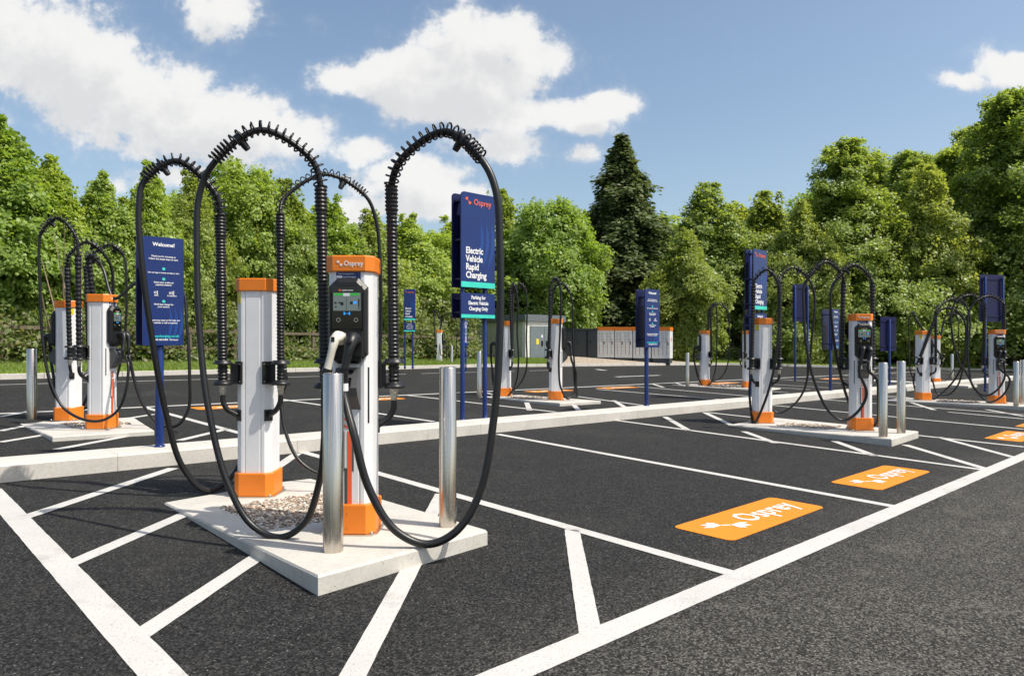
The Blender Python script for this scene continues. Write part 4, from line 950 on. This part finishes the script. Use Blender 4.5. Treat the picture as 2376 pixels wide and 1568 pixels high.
for x in (.38, 1.62):
    mb = MB(); mb.box(x, x + 1.22, -.05, -.002, -.05, HT - .3); dr = obj('door', mb, M_DOOR, t, .01)
    mb = MB(); mb.box(x + (.95 if x < 1 else .12), x + (1.05 if x < 1 else .22), -.11, -.05, 1.0, 1.3); obj('handle', mb, M_BLACK, dr)
    if x < 1:
        mb = MB(); mb.box(x + .5, x + .72, -.058, -.05, 1.1, 1.42); g = obj('sticker', mb, M_YELLOW, dr)
        mb = MB(); mb.box(x + .95, x + 1.06, -.06, -.05, 1.5, 1.66); obj('notice', mb, M_LETTER, dr)

def cabinet_box(w, dp, H, m):
    mb = MB(); mb.box(0, w, 0, dp, 0, H); return mb
RZ = KD - math.pi / 2 + .42
ROW = Vector((math.cos(RZ), math.sin(RZ), 0))
base = P(1384.5, 832.5, 44.5)
labels = ['leftmost white power cabinet with orange top, beside the dark grey cabinets', 'second white power cabinet from the left with orange top', 'white power cabinet mostly hidden by the blue welcome sign', 'rightmost white power cabinet, its sunlit side showing an orange diamond']
CW_ = 1.14
for i in range(4):
    o_ = base + ROW * (i * CW_); o_.z = base.z - i * .01
    t = thing('power_cabinet', labels[i], 'power cabinet', o_, RZ, 'white power cabinets with orange tops'); H = 2.0
    mb = MB(); mb.box(.02, CW_ - .04, 0, 1.15, .1, H - .22); obj('body', mb, M_CABWHITE, t)
    mb = MB(); mb.box(0, CW_ - .02, -.03, 1.18, H - .22, H); obj('top', mb, M_ORANGE, t)
    mb = MB(); mb.box(.05, CW_ - .07, .03, 1.12, -.3, .1); obj('plinth', mb, M_DARKCAB, t)
    for x in (.04, .55):
        mb = MB(); mb.box(x, x + .49, -.012, 0, .16, H - .28); dr = obj('door', mb, M_CABWHITE, t)
        mb = MB()
        for r in range(7): 
            for cx_ in range(2): mb.box(x + .05 + cx_ * .2, x + .2 + cx_ * .2, -.017, -.0125, 1.05 + r * .095, 1.10 + r * .095)
        g = obj('vent', mb, M_CABVENT, dr)
        mb = MB(); mb.box(x + .36, x + .39, -.016, -.012, .3, 1.25); mb.box(x + .12, x + .15, -.016, -.012, .3, 1.0); obj('stripe', mb, M_RUST, dr)
        mb = MB(); mb.box(x + .42, x + .46, -.035, -.012, .9, 1.1); obj('handle', mb, M_BLACK, dr)
    if i == 3:
        mb = MB(); M_ = Matrix.Translation((CW_ - .04, .58, 1.25)) @ Matrix.Rotation(math.radians(45), 4, 'X'); mb.box(0, .006, -.11, .11, -.11, .11, 0, M_); obj('emblem', mb, M_CORAL, t)
base = P(1308, 832.5, 45.2)
for i, (w_, lab) in enumerate(((1.5, 'dark grey steel cabinet beside the cabin, wider of two'), (.62, 'dark grey steel cabinet next to the white cabinets, narrower of two'))):
    o_ = base + ROW * (i * 1.56); t = thing('utility_cabinet', lab, 'cabinet', o_, RZ, 'dark grey utility cabinets')
    mb = MB(); mb.box(0, w_, 0, .8, -.4, 1.82); obj('body', mb, M_DARKCAB, t, .01); mb = MB(); mb.box(-.04, w_ + .04, -.05, .85, 1.822, 1.92); obj('top', mb, M_DARKCAB, t)
    for x in ([.06, .79] if i == 0 else [.05]):
        mb = MB(); mb.box(x, x + (w_ / (2 if i == 0 else 1) - .1), -.025, -.002, .25, 1.76); dr = obj('door', mb, M_DARKCAB, t, .008); mb = MB(); mb.box(x + .12, x + .17, -.06, -.025, .95, 1.15); obj('handle', mb, M_BLACK, dr)

fence_pts = [push(p, 4.05) for p in far_xy[:5]]
t = thing('timber_fence', 'weathered post and rail timber fence along the verge under the trees', 'fence', onz(*fence_pts[1], .28))
W0 = Vector(t.location)
for a, b in zip(fence_pts[:-1], fence_pts[1:]):
    L_ = math.dist(a, b); n = max(1, round(L_ / 1.9))
    for i in range(n):
        pp = [onz(a[0] + (b[0]-a[0]) * f_, a[1] + (b[1]-a[1]) * f_, .28) - W0 for f_ in (i / n, (i + 1) / n)]
        if not (-40 < CX + FPX * (pp[0].x + W0.x) / (pp[0].y + W0.y) < 1060): continue
        mb = MB(); mb.box(-.06, .06, -.05, .05, -.3, 1.25, 0, Matrix.Translation(pp[0]) @ Matrix.Rotation(math.atan2(b[1]-a[1], b[0]-a[0]), 4, 'Z')); obj('fence_post', mb, M_WOOD, t)
        for z in (.5, 1.1):
            z2 = z + random.uniform(-.03, .03); d = pp[1] - pp[0]; nn_ = Vector((d.y, -d.x, 0)).normalized() * .075
            mb = MB(); q0 = pp[0] + nn_ + Vector((0, 0, z2)); q1 = pp[1] + nn_ + Vector((0, 0, z + random.uniform(-.03, .03))); up_ = Vector((0, 0, .05)); n3 = nn_.normalized() * .02
            mb.loft([[q0 - n3 - up_, q0 + n3 - up_, q0 + n3 + up_, q0 - n3 + up_], [q1 - n3 - up_, q1 + n3 - up_, q1 + n3 + up_, q1 - n3 + up_]]); obj('rail', mb, M_WOOD, t)

# ------------------------------------------------------------------ trees
def quads_mesh(name, c, a, b, m):
    """leaf blades: rhombus with long axis a and half width b, folded a little"""
    n = len(c); v = np.empty((n, 4, 3)); v[:, 0] = c; nr = np.cross(a, b); nr /= np.linalg.norm(nr, axis=1, keepdims=True) + 1e-9
    fold = nr * np.linalg.norm(b, axis=1, keepdims=True) * .35
    v[:, 1] = c + a * .55 + b + fold; v[:, 2] = c + a; v[:, 3] = c + a * .55 - b + fold
    me = bpy.data.meshes.new(name); me.vertices.add(n * 4); me.vertices.foreach_set('co', v.astype(np.float32).ravel())
    me.loops.add(n * 4); me.loops.foreach_set('vertex_index', np.arange(n * 4, dtype=np.int32))
    me.polygons.add(n); me.polygons.foreach_set('loop_start', np.arange(0, n * 4, 4, dtype=np.int32)); me.polygons.foreach_set('loop_total', np.full(n, 4, dtype=np.int32))
    me.update(calc_edges=True); me.materials.append(m); return me
def unit(v): return v / (np.linalg.norm(v, axis=-1, keepdims=True) + 1e-9)
def crown(seed, H, R, prof, nsp, nleaf, sr, leaf, m, z0=.03, layers=0, leaders=14, tilt=.8):
    """foliage as many small leafy sprigs spread through an uneven envelope (layers: sprigs ride on spreading boughs)"""
    r = np.random.default_rng(seed); ph = r.random(6) * 6.28; C, D, W = [], [], []
    def env(h, a): return prof(h) * R * (1 + .17 * math.sin(3 * a + ph[0] + 5 * h) + .13 * math.sin(5 * a + ph[1] - 9 * h) + (0 if layers else .10) * math.sin(2 * a + ph[2] + 17 * h))
    spots = []
    if layers:
        boughs = [(z0 + (1 - z0) * ((i + r.random()) / layers) ** .92, i * 2.399 + r.random(), r.uniform(.62, 1.32), r.uniform(-.02, .10)) for i in range(layers)]
        for k_ in range(int(nsp * .88)):
            h, a, l, up_ = boughs[r.integers(layers)]; l *= 1 + (2.2 * max(0, h - .72) if l > 1.0 else -.9 * max(0, h - .65)); f_ = 1 - .75 * r.random() ** 1.3; e = env(h, a) * l; sp_ = r.normal() * .17 * (1 - .35 * f_) * e
            spots.append((np.array([math.cos(a) * f_ * e - math.sin(a) * sp_, math.sin(a) * f_ * e + math.cos(a) * sp_, h * H + up_ * f_ * e * 1.5 + r.normal() * .2]), 1 - .45 * max(0, h - .55)))
    while len(spots) < nsp:
        h = z0 + (1 - z0) * r.random() ** .95; a = r.random() * 6.283
        if r.random() > (.25 + prof(h)) * (1 - (.97 if layers else .6) * max(0, h - .6) / .4): continue
        f_ = (1 + .12 * r.normal() * h) - .5 * r.random() ** 1.6 if r.random() < .85 else r.random() * .7
        e = env(h, a) * f_ * (1 + (.16 * r.random() if r.random() < .15 else 0)); spots.append((np.array([math.cos(a) * e, math.sin(a) * e, h * H * .97]), 1))
    for i in range(leaders):                                          # leading shoots that break the outline
        a = r.random() * 6.283; h0 = .62 + .33 * r.random(); e = env(h0, a) * r.uniform(.3, .9); L_ = H * r.uniform(.05, .13)
        for k_ in range(5): spots.append((np.array([math.cos(a) * e + r.normal() * .06, math.sin(a) * e + r.normal() * .06, min(h0 * H + L_ * (.6 + k_ / 5), H * 1.01)]), .55 - .06 * k_))
    for c, sc in spots:
        ax = np.array([c[0], c[1], (c[2] - H * .35) * .5]); ax = ax / (np.linalg.norm(ax) + 1e-6); n = int(nleaf * sc * (.6 + .8 * r.random()))
        pn = unit(ax * .75 + np.array([.2, -.12, tilt]) + r.normal(size=3) * .28); t1 = unit(np.cross(pn, r.normal(size=3))); t2 = np.cross(pn, t1); rr = sr * sc * (.7 + .6 * r.random())
        q_ = np.sqrt(r.random((n, 1))) * rr; an = r.random((n, 1)) * 6.283
        p = c + t1 * q_ * np.cos(an) + t2 * q_ * np.sin(an) + pn * r.normal(size=(n, 1)) * rr * .28 + np.array([0, 0, -.25]) * (q_ ** 2) / rr
        nrm = unit(pn + r.normal(size=(n, 3)) * .42); t_ = unit(np.cross(nrm, r.normal(size=(n, 3))) + ax * .35 + np.array([0, 0, -.3])); b_ = unit(np.cross(nrm, t_))
        s_ = leaf * (.65 + .7 * r.random((n, 1))); p[:, 2] = np.maximum(p[:, 2], .08); C.append(p); D.append(t_ * s_); W.append(b_ * s_ * .42)
    return quads_mesh('crown', np.vstack(C), np.vstack(D), np.vstack(W), m)
def conifer(seed, H, R, m):
    r = np.random.default_rng(seed); C, D, W = [], [], []
    nb = 1500
    for i in range(nb):
        h = .02 + .97 * ((i + r.random()) / nb) ** 1.18; an = i * 2.399 + r.random() * .9; rad = R * (1 - h) ** 1.0 * (.60 + .40 * r.random() + .13 * math.sin(3 * an + 23 * h) + .12 * math.sin(2 * an - 41 * h)) + (.30 if r.random() < .1 and h < .85 else .04)
        n = int(9 + 112 * (rad / R)); f_ = (.30 + .70 * r.random(n)) ; dirv = np.array([math.cos(an), math.sin(an), 0]); sd_ = np.array([-dirv[1], dirv[0], 0])
        wsp = min(.42, .04 + .22 * rad) * (1 - f_ * .65)
        p = dirv * (f_ * rad)[:, None] + sd_ * (r.normal(size=n) * wsp * .55)[:, None] + np.array([0, 0, h * H]); p[:, 2] += -.62 * f_ ** 2 * rad * .5 + .12 * f_ * rad + r.normal(size=n) * .15
        t_ = unit(dirv * .5 + sd_ * r.normal(size=(n, 1)) * .5 + np.array([0, 0, -.55]) + r.normal(size=(n, 3)) * .3); nm = unit(dirv * .5 + np.array([0, 0, .6]) + r.normal(size=(n, 3)) * .5)
        b_ = unit(np.cross(nm, t_)); s = .225 * (.6 + .7 * r.random((n, 1))); C.append(p); D.append(t_ * s); W.append(b_ * s * .27)
    return quads_mesh('crown', np.vstack(C), np.vstack(D), np.vstack(W), m)
def trunk_mesh(seed, H, r0, nb, spread, up=.5):
    r = random.Random(seed); m = MB(); p = [Vector((0, 0, -.3))]
    for i in range(1, 9): p.append(Vector((r.uniform(-.12, .12) * i / 4, r.uniform(-.12, .12) * i / 4, H * .9 * i / 8)))
    m.tube(p, [r0 * (1.25 if i == 0 else 1 - .105 * i) for i in range(9)], 9)
    for i in range(nb):
        f_ = .12 + .8 * (i + r.random()) / nb; k_ = min(7, int(f_ * 8)); o_ = p[k_].lerp(p[k_ + 1], f_ * 8 - k_); an = i * 2.4 + r.random(); L_ = spread * (1 - f_ * .6) * r.uniform(.7, 1.1)
        d = Vector((math.cos(an), math.sin(an), up)); q1 = o_ + d * L_ * .5 + Vector((0, 0, r.uniform(-.1, .2))); q2 = q1 + Vector((d.x, d.y, up * .6)) * L_ * .5
        rr = r0 * (1 - f_) * .42 + .012; m.tube([o_, q1, q2], [rr, rr * .65, rr * .2], 6)
    me = m.mesh('trunk'); me.materials.append(M_BARK); return me
pro_round = lambda h: math.sin(math.pi * min(1, (h * .80 + .14))) ** .6
pro_tall = lambda h: (.55 + .45 * math.sin(math.pi * min(1, h * .9 + .05))) * (1 - max(0, h - .55) / .45 * .8)
pro_wide = lambda h: max(.05, 1 - .93 * h ** 1.5)
PROTO = {
 'maple': [(crown(s, 9, 2.9, pro_tall, 1250, 46, .40, .19, M_LEAF_MAPLE), trunk_mesh(s, 9, .16, 14, 2.2), 9, 2.9) for s in (1, 2)],
 'light': [(crown(s, 9, 2.7, pro_tall, 1150, 46, .36, .155, M_LEAF_LIGHT, leaders=20, tilt=.6), trunk_mesh(s, 9, .10, 16, 2.0, .8), 9, 2.7) for s in (3, 4)],
 'dense': [(crown(5, 10, 3.6, pro_round, 1600, 46, .46, .19, M_LEAF_MAPLE), trunk_mesh(5, 10, .18, 12, 2.4), 10, 3.6)],
 'layer': [(crown(s, 17, 6.2, pro_wide, 3100, 36, .52, .19, M_LEAF_BEECH, layers=120, leaders=30), trunk_mesh(s, 17, .2, 34, 5.0, .25), 17, 6.2) for s in (6, 7)],
 'yellow': [(crown(8, 10, 3.0, pro_tall, 1150, 46, .42, .18, M_LEAF_YEL, leaders=10), trunk_mesh(8, 10, .12, 14, 2.0), 10, 3.0)],
 'conifer': [(conifer(9, 15, 3.7, M_LEAF_CON), trunk_mesh(9, 15, .28, 30, 2.6, -.1), 15, 3.7)],
}
cnt = {}
def tree(kind, px, top, d, hw, label, name=None, group='trees along the edge of the car park'):
    i = cnt.get(kind, 0); cnt[kind] = i + 1; cr, tr, H, R = PROTO[kind][i % len(PROTO[kind])]
    x = (px - CX) / FPX * d; b = onz(x, d, .2); ztop = (CY - top) * d / FPX + CAM_H; h = ztop - b.z
    t = thing(name or {'maple': 'maple_tree', 'light': 'young_tree', 'dense': 'broadleaf_tree', 'layer': 'hornbeam_tree', 'yellow': 'yellow_green_tree', 'conifer': 'conifer_tree'}[kind], label, 'tree', b, random.uniform(0, 6.28), group)
    sx = hw * d / FPX / R; t.scale = (sx, sx, h / H)
    link('crown', cr, None, t); link('trunk', tr, None, t); return t
random.seed(11)
for a in (
 ('maple', 8, 292, 24.5, 150, 'tall bright maple cut off by the left edge of the photo'),
 ('maple', 118, 372, 25.5, 105, 'maple behind the left charging posts, second tree from the left edge'),
 ('maple', 235, 412, 26.5, 100, 'rounded bright maple just left of the welcome sign top'),
 ('maple', 345, 385, 27.5, 85, 'pale maple rising behind the leftmost big cable arch'),
 ('light', 445, 405, 29, 85, 'thin young tree behind the crossing of the two left cable arches'),
 ('dense', 560, 372, 32, 120, 'dense bright broadleaf tree under the highest left cable arch'),
 ('light', 665, 425, 32, 95, 'loose young tree left of the small thin cable arch'),
 ('maple', 770, 465, 34, 95, 'low maple behind the small thin cable arch'),
 ('light', 860, 495, 35, 95, 'pale young tree between the thin arch and the right corrugated tube'),
 ('maple', 950, 503, 42, 100, 'low maple behind the distant sign on the verge'),
 ('maple', 1055, 508, 54, 105, 'maple directly left of the tallest twin-post sign'),
 ('light', 1162, 447, 54, 95, 'tall young tree right of the tallest twin-post sign, above the cabin'),
 ('dense', 1278, 458, 49, 120, 'rounded green broadleaf tree between the cabin roof and the conifer'),
 ('conifer', 1443, 312, 56, 250, 'tall dark pointed conifer above the white cabinets'),
 ('yellow', 1590, 530, 48, 85, 'low yellow green tree at the right foot of the conifer'),
 ('light', 1640, 432, 57, 125, 'pale loose tree between the conifer and the hornbeams'),
 ('light', 1775, 452, 58, 120, 'loose crown in the wood just left of the stepped hornbeam'),
 ('layer', 1965, 335, 52, 205, 'hornbeam with stepped flat layers right of centre'),
 ('light', 1860, 475, 50, 95, 'lower young tree at the left foot of the stepped hornbeam'),
 ('layer', 2105, 362, 56, 190, 'slimmer hornbeam with an airy pointed top, second of the layered trees'),
 ('layer', 2215, 352, 58, 200, 'hazy hornbeam between the airy pointed one and the tallest one'),
 ('layer', 2350, 225, 50, 230, 'tallest hornbeam at the right edge of the photo'),
 ('layer', 2050, 392, 60, 190, 'hornbeam filling the dip between the stepped one and the airy pointed one'),
 ('layer', 2275, 300, 62, 200, 'hornbeam in the dip just left of the tallest one'),
 ('light', 2155, 392, 50, 110, 'pale loose tree low in front of the hornbeams on the right'),
 ('layer', 2480, 225, 54, 220, 'hornbeam cut off by the right edge behind the tallest one'),
): tree(*a)
for px, top, d, kind in ((60, 400, 33, 'light'), (175, 470, 34, 'dense'), (295, 470, 35, 'light'), (400, 450, 38, 'dense'), (500, 440, 40, 'maple'), (615, 460, 42, 'dense'), (720, 490, 43, 'maple'), (815, 520, 45, 'dense'), (905, 530, 46, 'maple'), (1005, 535, 48, 'dense'), (1105, 530, 50, 'maple'), (1215, 500, 56, 'dense'), (1345, 500, 60, 'maple'), (1540, 500, 62, 'dense'), (1710, 480, 68, 'light'), (1830, 500, 68, 'dense'), (1900, 440, 66, 'dense'), (2040, 420, 68, 'dense'), (2160, 420, 68, 'dense'), (2280, 360, 66, 'dense'), (2420, 330, 66, 'dense')):
    tree(kind, px, top, d, 125, 'leafy tree deep in the wood, mostly hidden by the trees in front of it', 'woodland_tree', 'trees deep in the wood')

sap0 = onz((150 - CX) / FPX * 22.6, 22.6, .25)
t = thing('sapling', 'bare pale stems of a sapling rising behind the left charging posts', 'tree', sap0)
for i, (xa, ya, xb, yb) in enumerate(((168, 800, 126, 548), (152, 800, 150, 520), (140, 800, 96, 600), (128, 800, 88, 640), (176, 800, 190, 560))):
    mb = MB(); p0, p2 = P(xa, ya, 22.6), P(xb, yb, 22.5 - .1 * i); p1 = p0.lerp(p2, .5) + Vector((.06 * (-1) ** i, 0, 0)); mb.tube([q_ - sap0 for q_ in (p0, p1, p2)], [.03, .024, .01], 6); obj('stem', mb, M_WOOD if i % 2 else M_BARKP, t)
def undergrowth(seed, pts, e0, e1, hmax, n, nleaf, leaf, hfun=None):
    r = np.random.default_rng(seed); C, D, W = [], [], []; L_ = [math.dist(a, b) for a, b in zip(pts[:-1], pts[1:])]; tot = sum(L_)
    for a, b, l in zip(pts[:-1], pts[1:], L_):
        for i in range(int(n * l / tot)):
            f_ = r.random(); e = e0 + (e1 - e0) * r.random(); x, y = push((a[0] + (b[0]-a[0]) * f_, a[1] + (b[1]-a[1]) * f_), e)
            z = gz(x, y) + .25 + r.random() * hmax * (.62 + .38 * math.sin(x * 1.1 + 2 * math.sin(y * .7))) * (.35 + .65 * (e - e0) / (e1 - e0 + .01)); k_ = int(nleaf * (.6 + .8 * r.random())); q = unit(r.normal(size=(k_, 3))); rad = .28 + .3 * r.random()
            p = np.array([x, y, z]) + q * rad * np.cbrt(r.random((k_, 1))) * np.array([1.2, 1.2, .8]); p[:, 2] = np.maximum(p[:, 2], gz(x, y) + .2)
            nm = unit(q * .5 + np.array([0, 0, .6]) + r.normal(size=(k_, 3)) * .6); t_ = unit(np.cross(nm, r.normal(size=(k_, 3)))); b_ = unit(np.cross(nm, t_)); s = leaf * (.6 + .8 * r.random((k_, 1)))
            C.append(p); D.append(t_ * s); W.append(b_ * s * .42)
    return quads_mesh('undergrowth', np.vstack(C), np.vstack(D), np.vstack(W), M_LEAF_UND)
stuff(link('undergrowth', undergrowth(21, far_xy[:5], 3.75, 9.0, 3.6, 2600, 55, .14)))
stuff(link('undergrowth', undergrowth(22, far_xy[5:8], 15, 20, 3.0, 420, 60, .2)))
stuff(link('undergrowth', undergrowth(23, far_xy[7:], 4.0, 11, 3.6, 1100, 60, .2)))
